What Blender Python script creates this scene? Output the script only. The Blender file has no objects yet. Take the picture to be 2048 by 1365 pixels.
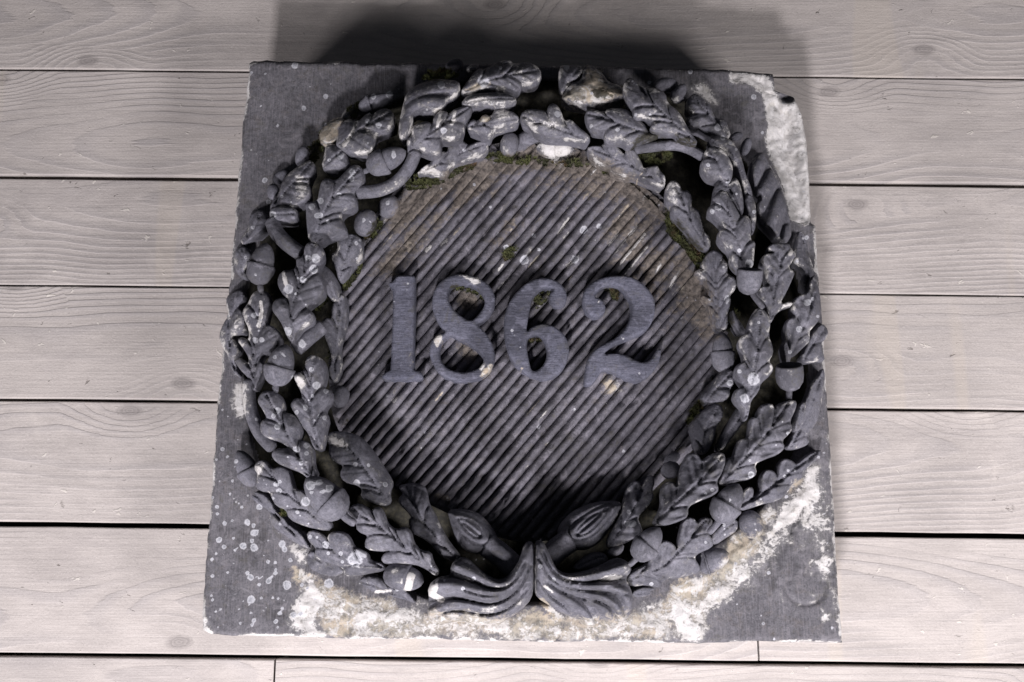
import bpy, bmesh, math, random
import numpy as np
from mathutils import Vector
from mathutils.geometry import delaunay_2d_cdt

random.seed(7); rng = np.random.default_rng(11)
scene = bpy.context.scene
col = scene.collection

# ------------------------------------------------------------------ camera
FPX, TILT, CAMH = 1990.0, math.radians(12.0), 1.655      # focal in photo pixels, tilt from straight down, height
cd = bpy.data.cameras.new('camera'); cam = bpy.data.objects.new('camera', cd); col.objects.link(cam)
cd.sensor_width = 36.0; cd.lens = 36.0 * FPX / 2048.0; cd.clip_start = 0.05; cd.clip_end = 100
cam.location = (0, 0, CAMH); cam.rotation_euler = (TILT, 0, 0)
scene.camera = cam
scene.render.resolution_x = 1024; scene.render.resolution_y = 682
# ------------------------------------------------------------------ world and lamps (indoor light, windows on the viewer's side)
w = bpy.data.worlds.new('World'); scene.world = w; w.use_nodes = True
bg = w.node_tree.nodes['Background']; bg.inputs[0].default_value = (0.80, 0.86, 1.0, 1); bg.inputs[1].default_value = 0.035
def area(name, loc, target, sx, sy, power, color, spread=180):
    d = bpy.data.lights.new(name, 'AREA'); d.shape = 'RECTANGLE'; d.size = sx; d.size_y = sy; d.energy = power; d.color = color; d.spread = math.radians(spread)
    o = bpy.data.objects.new(name, d); col.objects.link(o); o.location = loc
    o.rotation_euler = (Vector(target) - Vector(loc)).to_track_quat('-Z', 'Y').to_euler()
    return o
area('window_light_left', (-2.15, -1.45, 1.55), (-0.75, -0.45, 0.0), 0.8, 0.5, 22, (1.0, 0.962, 0.985), 125)
area('window_light_right', (1.85, -1.15, 1.85), (0.80, -0.05, 0.0), 0.8, 0.6, 35, (1.0, 0.962, 0.975), 125)
area('window_light_front', (-0.45, -2.20, 2.25), (0.0, -0.45, 0.0), 0.30, 0.30, 44, (1.0, 0.965, 0.99), 105)
vs = scene.view_settings; vs.view_transform = 'Standard'; vs.look = 'None'; vs.gamma = 1; vs.exposure = 0.0
scene.render.engine = 'CYCLES'

# ------------------------------------------------------------------ pixel -> place
CT, ST = math.cos(TILT), math.sin(TILT)
def cast(P, z):
    P = np.asarray(P, float).reshape(-1, 2); z = np.broadcast_to(np.asarray(z, float), (len(P),))
    cx = (P[:, 0] - 1024.0) / FPX; cy = -(P[:, 1] - 682.5) / FPX
    dy = cy * CT + ST; dz = cy * ST - CT
    t = (z - CAMH) / dz
    return np.stack([cx * t, dy * t, z], 1)
def mpp(z):                       # metres per photo pixel at height z (about)
    return (CAMH - z) / FPX / CT
# zoomed views of the photograph used for reading positions: origin and scale
ZOOM = dict(A=(480, 100, 3.4125), B=(780, 100, 3.4125), C=(1100, 100, 4.55), D=(1300, 100, 3.4125), E=(420, 420, 3.4125),
            F=(1300, 450, 3.4125), G=(400, 780, 3.4125), H=(1300, 780, 3.4125), I=(700, 900, 3.4125), J=(1000, 900, 3.4125),
            K=(650, 450, 3.4125), L=(1000, 450, 3.4125), M=(380, 1000, 3.74), N=(1350, 1000, 3.74), Q=(1380, 880, 4.2656), P=(0, 0, 1.0))
def px(zone, pts):
    x, y, s = ZOOM[zone]
    a = np.asarray(pts, float).reshape(-1, 2)
    return a / s + np.array([x, y])
def zs(zone, r): return r / ZOOM[zone][2]

# ------------------------------------------------------------------ 2-D helpers
def seg_dist(P, A, B):
    P = np.asarray(P, float); out = np.full(len(P), 1e9)
    for a, b in zip(A, B):
        ab = b - a; L = ab @ ab + 1e-12
        t = np.clip(((P - a) @ ab) / L, 0, 1)
        q = P - a - t[:, None] * ab
        out = np.minimum(out, np.einsum('ij,ij->i', q, q))
    return np.sqrt(out)
def poly_dist(P, poly): return seg_dist(P, poly, np.roll(poly, -1, 0))
def line_dist(P, pts): pts = np.asarray(pts, float); return seg_dist(P, pts[:-1], pts[1:])
def inside(P, poly):
    x, y = P[:, 0], P[:, 1]; r = np.zeros(len(P), bool); n = len(poly)
    for i in range(n):
        x1, y1 = poly[i]; x2, y2 = poly[(i + 1) % n]
        if y1 == y2: continue
        c = ((y1 > y) != (y2 > y)) & (x < (x2 - x1) * (y - y1) / (y2 - y1) + x1)
        r ^= c
    return r
def sdist(P, poly):
    d = poly_dist(P, poly); return np.where(inside(P, poly), d, -d)
def chaikin(p, closed=True, n=2):
    p = np.asarray(p, float)
    for _ in range(n):
        if closed:
            q = np.roll(p, -1, 0); p = np.stack([0.75 * p + 0.25 * q, 0.25 * p + 0.75 * q], 1).reshape(-1, 2)
        else:
            a, b = p[:-1], p[1:]
            m = np.stack([0.75 * a + 0.25 * b, 0.25 * a + 0.75 * b], 1).reshape(-1, p.shape[1])
            p = np.vstack([p[:1], m[1:-1], p[-1:]])
    return p
def resample(p, step, closed=True):
    q = np.vstack([p, p[:1]]) if closed else p
    d = np.r_[0, np.cumsum(np.linalg.norm(np.diff(q, axis=0), axis=1))]
    n = max(4, int(round(d[-1] / step)))
    t = np.linspace(0, d[-1], n + 1)
    if closed: t = t[:-1]
    return np.stack([np.interp(t, d, q[:, k]) for k in range(q.shape[1])], 1)
def area2(p): q = np.roll(p, -1, 0); return (p[:, 0] * q[:, 1] - q[:, 0] * p[:, 1]).sum()
_tab = rng.random((256, 256))
def vnoise(x, y, s=1.0, off=0.0):
    x = np.asarray(x) / s + off * 17.3 + 500; y = np.asarray(y) / s + off * 9.1 + 500
    xi = np.floor(x).astype(int); yi = np.floor(y).astype(int); fx = x - xi; fy = y - yi
    fx = fx * fx * (3 - 2 * fx); fy = fy * fy * (3 - 2 * fy)
    g = lambda i, j: _tab[i % 256, j % 256]
    return (g(xi, yi) * (1 - fx) + g(xi + 1, yi) * fx) * (1 - fy) + (g(xi, yi + 1) * (1 - fx) + g(xi + 1, yi + 1) * fx) * fy
def fnoise(x, y, s, off=0.0, o=3):
    v = 0; a = 1; t = 0
    for k in range(o): v = v + a * vnoise(x, y, s / 2 ** k, off + k); t += a; a *= 0.55
    return v / t
sm = lambda x: np.clip(x, 0, 1) ** 2 * (3 - 2 * np.clip(x, 0, 1))

# ------------------------------------------------------------------ the stone's main lines (photo pixels)
HS = 0.150            # height of the slab's face above the boards
RING_H = 0.066
INNER = chaikin([(690, 620), (702, 540), (760, 450), (830, 370), (960, 312), (1100, 300), (1230, 340), (1330, 430), (1400, 520),
                 (1432, 640), (1430, 740), (1390, 860), (1330, 930), (1250, 1000), (1120, 1062), (1000, 1062), (880, 995), (790, 960),
                 (740, 890), (688, 850), (676, 740)], True, 1)
OUTER = chaikin([(452, 620), (482, 480), (540, 370), (640, 230), (760, 180), (900, 130), (1080, 127), (1200, 130), (1400, 165),
                 (1490, 270), (1545, 340), (1595, 450), (1632, 560), (1652, 670), (1645, 800), (1630, 900), (1560, 1030), (1450, 1120),
                 (1300, 1190), (1250, 1240), (1060, 1240), (870, 1240), (740, 1180), (600, 1110), (520, 1000), (480, 930), (452, 760)], True, 1)
def ring(P):
    P = np.asarray(P, float).reshape(-1, 2)
    di = poly_dist(P, INNER) * (~inside(P, INNER)); do = poly_dist(P, OUTER) * inside(P, OUTER)
    u = di / (di + do + 1e-6)
    return RING_H * np.clip(np.sin(np.pi * np.clip(u, 0, 1)), 0, 1) ** 0.65

# ------------------------------------------------------------------ weathering, in place on the stone (attributes; the shader breaks up the edges)
SPOTS = []
def spots(zone, *l):
    for x, y, r in l:
        q = px(zone, [(x, y)])[0]; SPOTS.append((q[0], q[1], zs(zone, r)))
spots('A', (375,108,27),(585,317,20),(435,399,18),(257,517,12),(945,515,27),(870,490,20),(1020,305,30),(910,320,22),(1045,705,20),(1050,728,18),
      (765,835,30),(760,880,22),(675,990,20),(550,1030,25),(545,1130,27),(490,1070,25),(225,1125,28),(608,753,15),(685,725,25),(1010,1045,20),(820,1300,12),(285,1000,14))
spots('E', (718,332,30),(705,405,32),(633,478,27),(535,540,32),(670,330,25),(585,573,13),(530,828,30),(300,720,27),(308,890,28),(352,887,18),
      (315,437,20),(630,915,28),(443,1005,14),(487,970,12),(505,1000,10),(727,1200,28),(792,1237,20),(700,1270,15),(655,1345,20),(675,1300,10),(333,825,8),(690,1090,22),(360,400,12))
spots('G', (152,405,16),(220,622,15),(205,712,13),(245,490,18),(115,800,15),(120,848,15),(168,912,17),(220,893,10),(322,905,27),(365,925,15),(370,978,30),
      (130,1025,22),(175,1002,11),(228,1013,10),(355,1028,18),(163,1073,15),(295,1065,28),(370,1078,28),(437,1130,8),(228,1188,9),(560,1050,28),(575,1090,22),
      (85,1272,14),(347,1283,25),(470,1305,20),(593,1335,33),(720,765,32),(540,690,22),(520,645,20),(660,405,30),(725,380,20),(530,250,25),(530,140,25),(768,42,15),
      (725,120,17),(815,180,18),(850,190,15),(660,155,20),(755,655,35),(830,700,18),(885,675,28),(815,630,22),(1070,640,30),(1265,648,18),(1060,510,18),(1150,515,15),
      (855,1058,25),(875,1117,14),(960,1117,14),(1060,1160,62),(1110,1110,40),(285,800,12),(405,800,22),(85,735,13),(500,180,16),(690,500,14))
spots('M', (165,573,12),(455,582,25),(592,607,22),(725,637,33),(457,745,32),(195,835,16),(620,733,12),(478,903,23),(670,850,20),(690,812,16),(643,910,20),(567,810,8),
      (326,480,9),(1040,625,40),(775,860,25),(830,855,20),(200,55,16),(388,55,12),(520,60,20),(205,105,17),(260,180,15))
spots('F', (1070,90,20),(1000,250,15),(610,177,18),(677,265,30),(530,505,22),(408,508,12),(1018,712,20),(1075,530,25),(705,1055,42),(645,1185,38),(610,1000,17),(955,870,14),(1145,625,10),(545,1080,22))
spots('D', (708,323,22),(275,152,18),(767,565,14),(465,530,30),(497,600,17),(550,635,13),(397,785,14),(530,905,15),(465,1070,28),(425,1105,22),(440,1160,18),(712,1105,15),(590,985,10),(588,680,10),(560,1020,10))
spots('H', (690,578,26),(940,297,18),(425,683,15),(380,712,10),(920,590,12),(1187,430,10),(810,1250,14),(990,550,10),(1205,370,8))
spots('J', (275,795,17),(368,885,15),(880,425,18),(905,505,30),(865,505,20),(1330,480,10),(605,150,6),(570,190,6))
spots('L', (230,75,18),(570,35,28),(675,10,25),(265,170,18),(165,240,32),(515,235,30),(83,722,15),(40,155,20),(950,1015,10))
spots('C', (150,160,34),(750,285,16),(615,730,22),(910,590,12),(375,695,16),(780,590,20),(640,590,10))
spots('B', (755,125,14),(350,240,26),(505,685,14),(365,550,24),(820,235,8),(1145,440,22),(640,215,44))
SPOTS = np.array(SPOTS)
WHITE, TAN, MOSS, DIRT, LINES = [], [], [], [], []
def patch(lst, zone, pts, wid=9.0, amp=1.0): lst.append((chaikin(px(zone, pts), True, 1), wid * (1.9 if wid >= 8 else 1.2), amp))
def streak(zone, pts, r, amp=1.0, kind='white'): LINES.append((px(zone, pts), zs(zone, r), amp, kind))
# broken white edge, lime crusts
patch(WHITE, 'D', [(540,160),(570,135),(680,150),(770,160),(830,200),(840,280),(990,370),(1040,450),(1070,560),(1095,800),(1105,1000),(1110,1190),(980,1190),(940,1060),(900,920),(860,820),(800,700),(790,600),(810,500),(780,400),(770,300),(720,270),(640,210),(540,230)], 7, 1.1)
patch(WHITE, 'D', [(255,270),(300,210),(370,220),(440,290),(465,360),(440,375),(390,345),(330,320)], 8, 0.9)
patch(WHITE, 'Q', [(1090,190),(1125,240),(1060,300),(1110,370),(1140,490),(1080,520),(1000,560),(930,680),(850,740),(760,770),(700,860),(640,850),(650,790),(720,730),(760,600),(800,530),(900,430),(980,370),(980,250)], 8, 1.05)
patch(WHITE, 'Q', [(1000,560),(1130,520),(1200,560),(1230,740),(1120,720),(1030,780),(1000,930),(940,960),(900,800),(930,690)], 16, 0.66)
patch(WHITE, 'Q', [(1000,1030),(1100,1000),(1160,960),(1220,1030),(1190,1150),(1110,1110),(1060,1070)], 9, 0.95)
patch(WHITE, 'Q', [(1000,1130),(1120,1130),(1200,1180),(1190,1230),(1100,1200),(1020,1180)], 12, 0.62)
patch(WHITE, 'Q', [(380,1210),(420,1100),(480,1060),(540,1130),(480,1220),(440,1240)], 9, 0.9)
patch(WHITE, 'Q', [(1180,1280),(1240,1240),(1280,1365),(1290,1560),(1220,1500),(1190,1380)], 12, 0.66)
patch(WHITE, 'Q', [(570,620),(650,560),(740,610),(740,700),(640,760),(600,700)], 10, 0.72)
patch(WHITE, 'Q', [(1010,1300),(1050,1295),(1085,1315),(1075,1345),(1040,1340)], 6, 0.95)
patch(WHITE, 'N', [(1080,820),(1110,805),(1130,840),(1165,850),(1160,890),(1130,920),(1085,900),(1105,870)], 6, 0.9)
patch(WHITE, 'N', [(775,690),(800,690),(815,780),(785,740)], 6, 0.9)
patch(WHITE, 'N', [(860,760),(960,790),(1060,740),(1040,790),(960,805),(880,785)], 6, 0.66)
patch(WHITE, 'M', [(900,580),(960,650),(1030,740),(1000,830),(940,880),(960,960),(1030,1010),(1000,1035),(860,1030),(780,970),(730,900),(780,800),(800,720),(860,670)], 9, 1.0)
patch(WHITE, 'M', [(760,330),(830,350),(900,360),(860,410),(870,500),(800,450),(770,400)], 8, 1.0)
patch(WHITE, 'M', [(80,820),(120,850),(150,950),(190,990),(150,1030),(95,1000),(78,900)], 7, 1.0)
patch(WHITE, 'I', [(0,1030),(130,1040),(280,1080),(400,1080),(530,1030),(535,1170),(400,1220),(250,1200),(170,1230),(150,1290),(0,1300)], 14, 0.80)
patch(WHITE, 'I', [(960,1180),(1100,1150),(1200,1080),(1240,1110),(1180,1190),(1100,1230),(960,1250)], 12, 0.72)
patch(WHITE, 'I', [(830,1210),(920,1200),(940,1290),(840,1300)], 10, 0.7)
patch(WHITE, 'J', [(640,1220),(760,1190),(900,1100),(930,1130),(900,1200),(920,1280),(900,1310),(700,1310)], 12, 0.80)
patch(WHITE, 'J', [(1160,1060),(1250,1010),(1310,1060),(1320,1150),(1400,1210),(1410,1320),(1300,1320),(1200,1250),(1150,1160)], 9, 1.0)
patch(WHITE, 'J', [(930,1050),(1080,1030),(1110,1080),(1010,1120),(940,1130)], 10, 0.8)
patch(WHITE, 'J', [(0,1180),(60,1170),(110,1120),(160,1200),(60,1260),(0,1240)], 10, 0.72)
patch(WHITE, 'G', [(200,80),(230,-30),(310,-60),(335,100),(300,210),(240,180)], 8, 0.95)
patch(WHITE, 'E', [(130,840),(170,740),(230,700),(245,790),(200,830)], 8, 0.8)
# worn tan / ochre stone
patch(TAN, 'Q', [(250,1120),(330,820),(440,780),(540,850),(640,900),(620,960),(520,1040),(420,1100),(380,1240),(330,1340),(200,1400),(-160,1420),(-160,1190),(200,1160)], 12, 1.0)
patch(TAN, 'Q', [(560,580),(640,560),(760,590),(760,720),(640,780),(560,760)], 10, 0.8)
patch(TAN, 'Q', [(840,370),(940,320),(1000,340),(900,440),(840,480)], 9, 0.9)
patch(TAN, 'Q', [(1100,240),(1160,250),(1190,540),(1100,460)], 10, 0.6)
patch(TAN, 'M', [(760,480),(830,520),(920,540),(930,580),(870,640),(790,640),(760,550)], 10, 0.9)
patch(TAN, 'M', [(1000,740),(1080,700),(1200,680),(1320,740),(1496,760),(1780,900),(1780,1040),(1350,1040),(1200,1040),(1040,1030),(970,940),(940,880),(1010,830)], 12, 0.95)
patch(TAN, 'M', [(780,985),(880,990),(870,1040),(790,1040)], 8, 0.7)
patch(TAN, 'J', [(20,1160),(200,1060),(300,1080),(430,1160),(560,1210),(660,1200),(900,1090),(1000,1120),(1160,1100),(1200,1300),(900,1310),(560,1310),(200,1310),(0,1300)], 12, 0.9)
patch(TAN, 'G', [(225,30),(270,-40),(305,60),(270,160),(235,130)], 7, 1.2)
patch(TAN, 'A', [(545,560),(590,500),(680,465),(715,475),(680,510),(665,600),(640,640),(575,640),(535,610)], 7, 1.2)
patch(TAN, 'C', [(300,150),(350,120),(430,170),(500,230),(560,300),(650,330),(700,380),(690,450),(600,480),(450,500),(400,530),(250,490),(100,470),(70,440),(180,300),(280,280)], 10, 0.85)
patch(TAN, 'B', [(490,275),(560,230),(600,220),(690,200),(700,240),(640,270),(550,295)], 7, 0.9)
patch(TAN, 'B', [(110,470),(170,370),(260,320),(340,350),(280,400),(200,420),(130,540)], 12, 0.62)
patch(TAN, 'B', [(560,440),(600,400),(610,470),(560,500)], 8, 0.7)
patch(TAN, 'B', [(600,470),(640,440),(690,455),(680,490),(620,495)], 5, 1.1)
patch(TAN, 'D', [(930,680),(1010,650),(1080,620),(1080,900),(1020,900),(1040,760),(960,730)], 9, 0.72)
patch(TAN, 'L', [(680,1040),(740,1020),(820,1060),(860,1120),(780,1190),(700,1170)], 10, 0.75)
patch(TAN, 'K', [(755,760),(800,745),(790,800),(765,850),(745,800)], 5, 1.2)
patch(TAN, 'K', [(1140,940),(1130,1000),(1060,1045),(1070,1000)], 5, 1.0)
patch(TAN, 'K', [(430,1100),(520,1070),(500,1140),(450,1200)], 9, 0.6)
patch(TAN, 'K', [(480,160),(640,60),(760,40),(600,200),(520,240)], 16, 0.56)
# white wear on carved pieces
patch(WHITE, 'D', [(115,960),(150,890),(200,920),(215,970),(190,1050),(185,1125),(150,1100),(118,1030)], 8, 0.78)
patch(WHITE, 'G', [(880,330),(900,310),(960,330),(1030,370),(1010,400),(930,400),(890,380)], 7, 1.0)
patch(WHITE, 'G', [(865,310),(900,290),(990,300),(1060,400),(1040,450),(960,450),(890,450)], 10, 0.62)
patch(WHITE, 'G', [(370,500),(440,480),(440,550),(400,620),(380,590)], 7, 0.72)
patch(WHITE, 'E', [(570,1145),(635,1110),(655,1180),(630,1240),(600,1200)], 7, 1.0)
patch(WHITE, 'B', [(1005,640),(1070,610),(1250,640),(1240,710),(1180,750),(1090,740),(1020,700)], 8, 1.05)
patch(WHITE, 'B', [(470,370),(540,300),(640,290),(690,300),(720,340),(860,330),(850,360),(720,400),(600,375),(540,390)], 8, 0.86)
patch(WHITE, 'B', [(720,400),(800,410),(850,440),(840,490),(760,510),(720,470)], 9, 0.74)
patch(WHITE, 'B', [(1020,480),(1100,440),(1210,490),(1200,570),(1060,570)], 9, 0.72)
patch(WHITE, 'B', [(130,620),(160,540),(250,490),(260,540),(190,620),(130,680)], 9, 0.58)
patch(WHITE, 'B', [(185,840),(240,780),(290,800),(380,860),(330,870),(250,850)], 7, 0.95)
patch(WHITE, 'B', [(745,640),(760,600),(800,640),(830,720),(780,730)], 9, 0.66)
patch(WHITE, 'A', [(375,830),(420,860),(475,950),(450,1010),(360,1030),(400,950),(365,880)], 8, 0.86)
patch(WHITE, 'A', [(920,990),(1000,930),(1090,860),(1130,880),(1080,950),(1000,1000)], 8, 0.66)
patch(WHITE, 'H', [(420,450),(500,425),(515,470),(480,490)], 6, 0.9)
patch(WHITE, 'H', [(810,95),(850,100),(850,125),(820,130)], 5, 0.9)
patch(WHITE, 'H', [(890,100),(990,65),(1000,85),(940,110)], 5, 0.85)
patch(WHITE, 'H', [(410,270),(445,270),(440,330),(405,380)], 7, 0.8)
patch(WHITE, 'H', [(340,250),(400,260),(410,330),(360,330)], 9, 0.58)
patch(WHITE, 'C', [(1080,440),(1150,420),(1190,440),(1160,490),(1110,480)], 6, 0.8)
patch(WHITE, 'C', [(500,340),(560,315),(650,325),(600,370)], 6, 0.9)
patch(WHITE, 'C', [(330,230),(360,190),(400,220),(380,290),(340,280)], 8, 0.8)
patch(WHITE, 'I', [(885,1080),(960,1060),(1000,1080),(970,1110),(900,1110)], 8, 0.85)
patch(WHITE, 'I', [(930,930),(1010,930),(1100,895),(1100,915),(1020,945)], 6, 0.78)
patch(WHITE, 'I', [(560,1150),(640,1110),(700,1140),(620,1195),(560,1190)], 8, 0.72)
patch(WHITE, 'I', [(1000,1130),(1100,1060),(1200,1010),(1180,1050),(1080,1120)], 8, 0.62)
patch(WHITE, 'J', [(440,880),(560,840),(670,800),(680,840),(560,880),(440,905)], 8, 0.68)
patch(WHITE, 'J', [(650,890),(760,850),(830,855),(840,880),(720,905)], 6, 1.0)
patch(WHITE, 'J', [(820,770),(860,755),(890,790),(880,840),(850,860)], 7, 0.66)
patch(WHITE, 'F', [(590,400),(640,410),(755,370),(760,400),(680,430),(600,425)], 6, 0.62)
patch(WHITE, 'F', [(740,560),(770,580),(815,650),(810,665),(770,620)], 5, 0.85)
patch(WHITE, 'F', [(815,955),(842,960),(835,1000),(790,1030),(820,990)], 4, 0.9)
patch(WHITE, 'F', [(945,165),(975,160),(990,195),(960,215),(940,205)], 4, 0.95)
patch(WHITE, 'F', [(930,1000),(970,990),(990,1030),(950,1050)], 7, 0.72)
patch(WHITE, 'K', [(905,337),(950,335),(1010,355),(1065,370),(1045,410),(1000,400),(960,365)], 5, 1.0)
patch(WHITE, 'K', [(1050,960),(1090,920),(1095,960),(1065,1010)], 5, 0.75)
for s_ in ((('A',[(795,480),(770,560),(712,648)]),14),(('E',[(500,425),(522,522)]),14),(('E',[(348,630),(352,700),(330,795)]),13),(('B',[(342,448),(322,525)]),11),
           (('B',[(445,420),(425,505)]),12),(('I',[(597,875),(580,985)]),12),(('I',[(548,910),(545,980),(625,1022)]),22),(('L',[(990,60),(915,150),(820,265)]),8),
           (('L',[(862,95),(778,205)]),6),(('L',[(1015,135),(885,300)]),6),(('L',[(1195,360),(1165,422)]),13),(('L',[(535,212),(455,288)]),9),(('L',[(740,140),(805,65)]),6),
           (('L',[(1090,280),(1060,330)]),7),(('L',[(1230,310),(1190,365)]),6),(('L',[(930,20),(890,60)]),9),(('I',[(315,830),(335,895)]),26),(('I',[(418,860),(395,945)]),28),
           (('B',[(1220,1150),(1150,1250)]),8),(('K',[(720,150),(690,175)]),12),(('K',[(835,95),(800,130)]),10),(('K',[(1215,270),(1180,310)]),8),
           (('K',[(480,1190),(460,1205)]),12),(('M',[(420,1010),(700,1032)]),6),(('N',[(670,1080),(900,1050)]),10),(('N',[(960,1065),(1230,1080)]),12),
           (('E',[(115,650),(128,740)]),8),(('F',[(1130,290),(1135,320)]),9),(('I',[(-40,790),(200,810)]),3),(('I',[(140,685),(200,700)]),8)):
    (zn, pts), r_ = s_; streak(zn, pts, r_)
streak('J', [(285,1030),(340,1090),(405,1155)], 22, 1.0, 'tan'); streak('J', [(300,930),(360,970)], 7); streak('M', [(1390,690),(1500,680)], 10)
# moss and soil
for zn, pts, a_ in (('B',[(200,200),(260,140),(400,130),(460,180),(330,220)],1),('B',[(100,880),(200,850),(330,880),(300,930),(130,950)],.9),('B',[(630,720),(740,700),(900,720),(1000,740),(940,780),(700,760)],.8),
                    ('C',[(470,1080),(540,1060),(550,1120),(490,1130)],1),('C',[(790,960),(900,930),(1080,910),(1100,990),(960,1060),(850,1050)],.8),('C',[(360,380),(460,300),(560,380),(660,400),(600,450),(420,450)],.75),
                    ('C',[(880,700),(1000,740),(1100,740),(1120,790),(900,830),(720,870)],.8),('D',[(110,1090),(180,1160),(250,1240),(330,1330),(250,1340),(150,1250),(110,1180)],1),
                    ('F',[(110,0),(220,20),(300,110),(380,180),(370,270),(300,260),(230,150),(120,60)],1),('F',[(480,700),(560,560),(610,620),(560,720)],.7),('F',[(540,260),(610,280),(600,330),(530,320)],.7),
                    ('H',[(250,250),(250,180),(320,80),(360,70),(350,130),(290,220)],1),('H',[(500,100),(600,100),(560,170),(490,180)],.7),('E',[(880,540),(940,480),(1010,430),(1040,320),(1060,330),(1020,430),(950,530),(900,570)],.85),
                    ('E',[(720,640),(780,590),(800,600),(750,690)],.9),('E',[(1120,60),(1190,60),(1170,140),(1080,230),(1060,200)],.85),('L',[(20,200),(60,150),(120,150),(90,220),(30,245)],.9),
                    ('K',[(850,410),(900,395),(980,400),(1060,450),(1090,520),(1040,470),(920,440),(850,470)],.85),('L',[(205,540),(240,470),(340,425),(330,500),(250,570)],.8),('L',[(690,440),(740,410),(800,420),(790,520),(740,460)],.75),
                    ('L',[(190,760),(270,755),(290,800),(190,800)],.75),('G',[(535,830),(580,815),(590,850),(550,860)],1),('G',[(960,160),(980,110),(1080,300),(1070,330),(990,260)],.6),('A',[(480,640),(560,560),(560,700),(500,800),(450,700)],.75),
                    ('A',[(740,400),(800,360),(830,380),(790,460),(730,450)],.8),('A',[(930,580),(1060,540),(1080,480),(1060,570),(960,610)],.8),('A',[(800,1000),(900,1000),(850,1060),(800,1080)],.6),
                    ('D',[(0,540),(100,560),(200,580),(330,620),(370,690),(150,620),(0,620)],.8),('I',[(0,0),(1,1),(2,0)],.1),('F',[(1100,60),(1101,60),(1101,61)],.1),('J',[(840,700),(900,690),(900,740),(830,760)],.7)):
    patch(MOSS, zn, pts, 8, a_)
patch(DIRT, 'B', [(0,1130),(150,960),(330,880),(480,790),(750,740),(1000,690),(1400,720),(1700,900),(1900,1130),(1800,1160),(1560,960),(1365,880),(1150,830),(900,800),(750,830),(500,890),(300,1030),(120,1180),(0,1260)], 16, 1.35)
patch(DIRT, 'K', [(300,330),(430,150),(560,20),(760,-110),(900,-90),(640,190),(420,380)], 22, 0.95)
patch(DIRT, 'B', [(900,780),(1365,800),(1600,900),(1750,1100),(1500,1100),(1200,980),(900,900)], 22, 0.8)
patch(DIRT, 'L', [(1150,250),(1300,250),(1480,450),(1470,800),(1350,750),(1250,560),(1180,420)], 20, 1.05)
patch(DIRT, 'K', [(900,430),(1080,450),(1050,610),(950,610),(880,530)], 9, 0.9)
patch(DIRT, 'K', [(870,770),(960,800),(1060,870),(1050,960),(960,960),(900,880)], 9, 0.85)
patch(DIRT, 'I', [(560,300),(640,260),(700,330),(660,380),(580,370)], 10, 0.8)
patch(TAN, 'P', [(600,1130),(700,1180),(860,1215),(1060,1225),(1260,1225),(1400,1150),(1470,1090),(1520,1040),(1560,1060),(1490,1150),(1420,1230),(1410,1290),(580,1280)], 14, 0.72)
patch(WHITE, 'P', [(600,1150),(700,1195),(860,1225),(1060,1235),(1260,1235),(1400,1170),(1500,1080),(1550,1030),(1600,1000),(1620,1060),(1500,1180),(1420,1240),(1410,1292),(590,1282)], 16, 0.60)
patch(WHITE, 'P', [(1560,1010),(1600,960),(1640,900),(1660,960),(1668,1060),(1672,1160),(1640,1130),(1600,1080)], 14, 0.60)
_sr = random.Random(5)
for _ in range(95):                       # pale worn crests on the reeds
    x_, y_ = _sr.choice(((_sr.uniform(980, 1400), _sr.uniform(380, 620)), (_sr.uniform(740, 1300), _sr.uniform(330, 520)), (_sr.uniform(800, 1380), _sr.uniform(700, 1000))))
    l_ = _sr.uniform(10, 42); LINES.append((np.array([(x_, y_), (x_ + l_ * .65, y_ - l_ * .76)]), _sr.uniform(1.0, 2.4), _sr.uniform(.5, .8), _sr.choice(('white', 'tan', 'tan'))))
for _ in range(120):                      # scatter of small lichen dots, thickest at the lower left
    x_, y_ = _sr.uniform(408, 640), 1262 - abs(_sr.gauss(0, 330))
    SPOTS = np.vstack([SPOTS, (x_, y_, _sr.choice((1.8, 2.2, 2.6, 3.2, 4.2)))])
for _ in range(45):
    SPOTS = np.vstack([SPOTS, (_sr.uniform(1400, 1680), _sr.uniform(880, 1280), _sr.choice((1.6, 2.0, 2.6, 3.4)))])
for _ in range(45):
    SPOTS = np.vstack([SPOTS, (_sr.uniform(440, 760), _sr.uniform(130, 620), _sr.choice((1.6, 2.0, 2.8, 4.0, 5.5)))])
for _ in range(70):
    SPOTS = np.vstack([SPOTS, (_sr.uniform(460, 1640), _sr.uniform(140, 1200), _sr.choice((1.8, 2.4, 3.2, 4.4)))])
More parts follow.
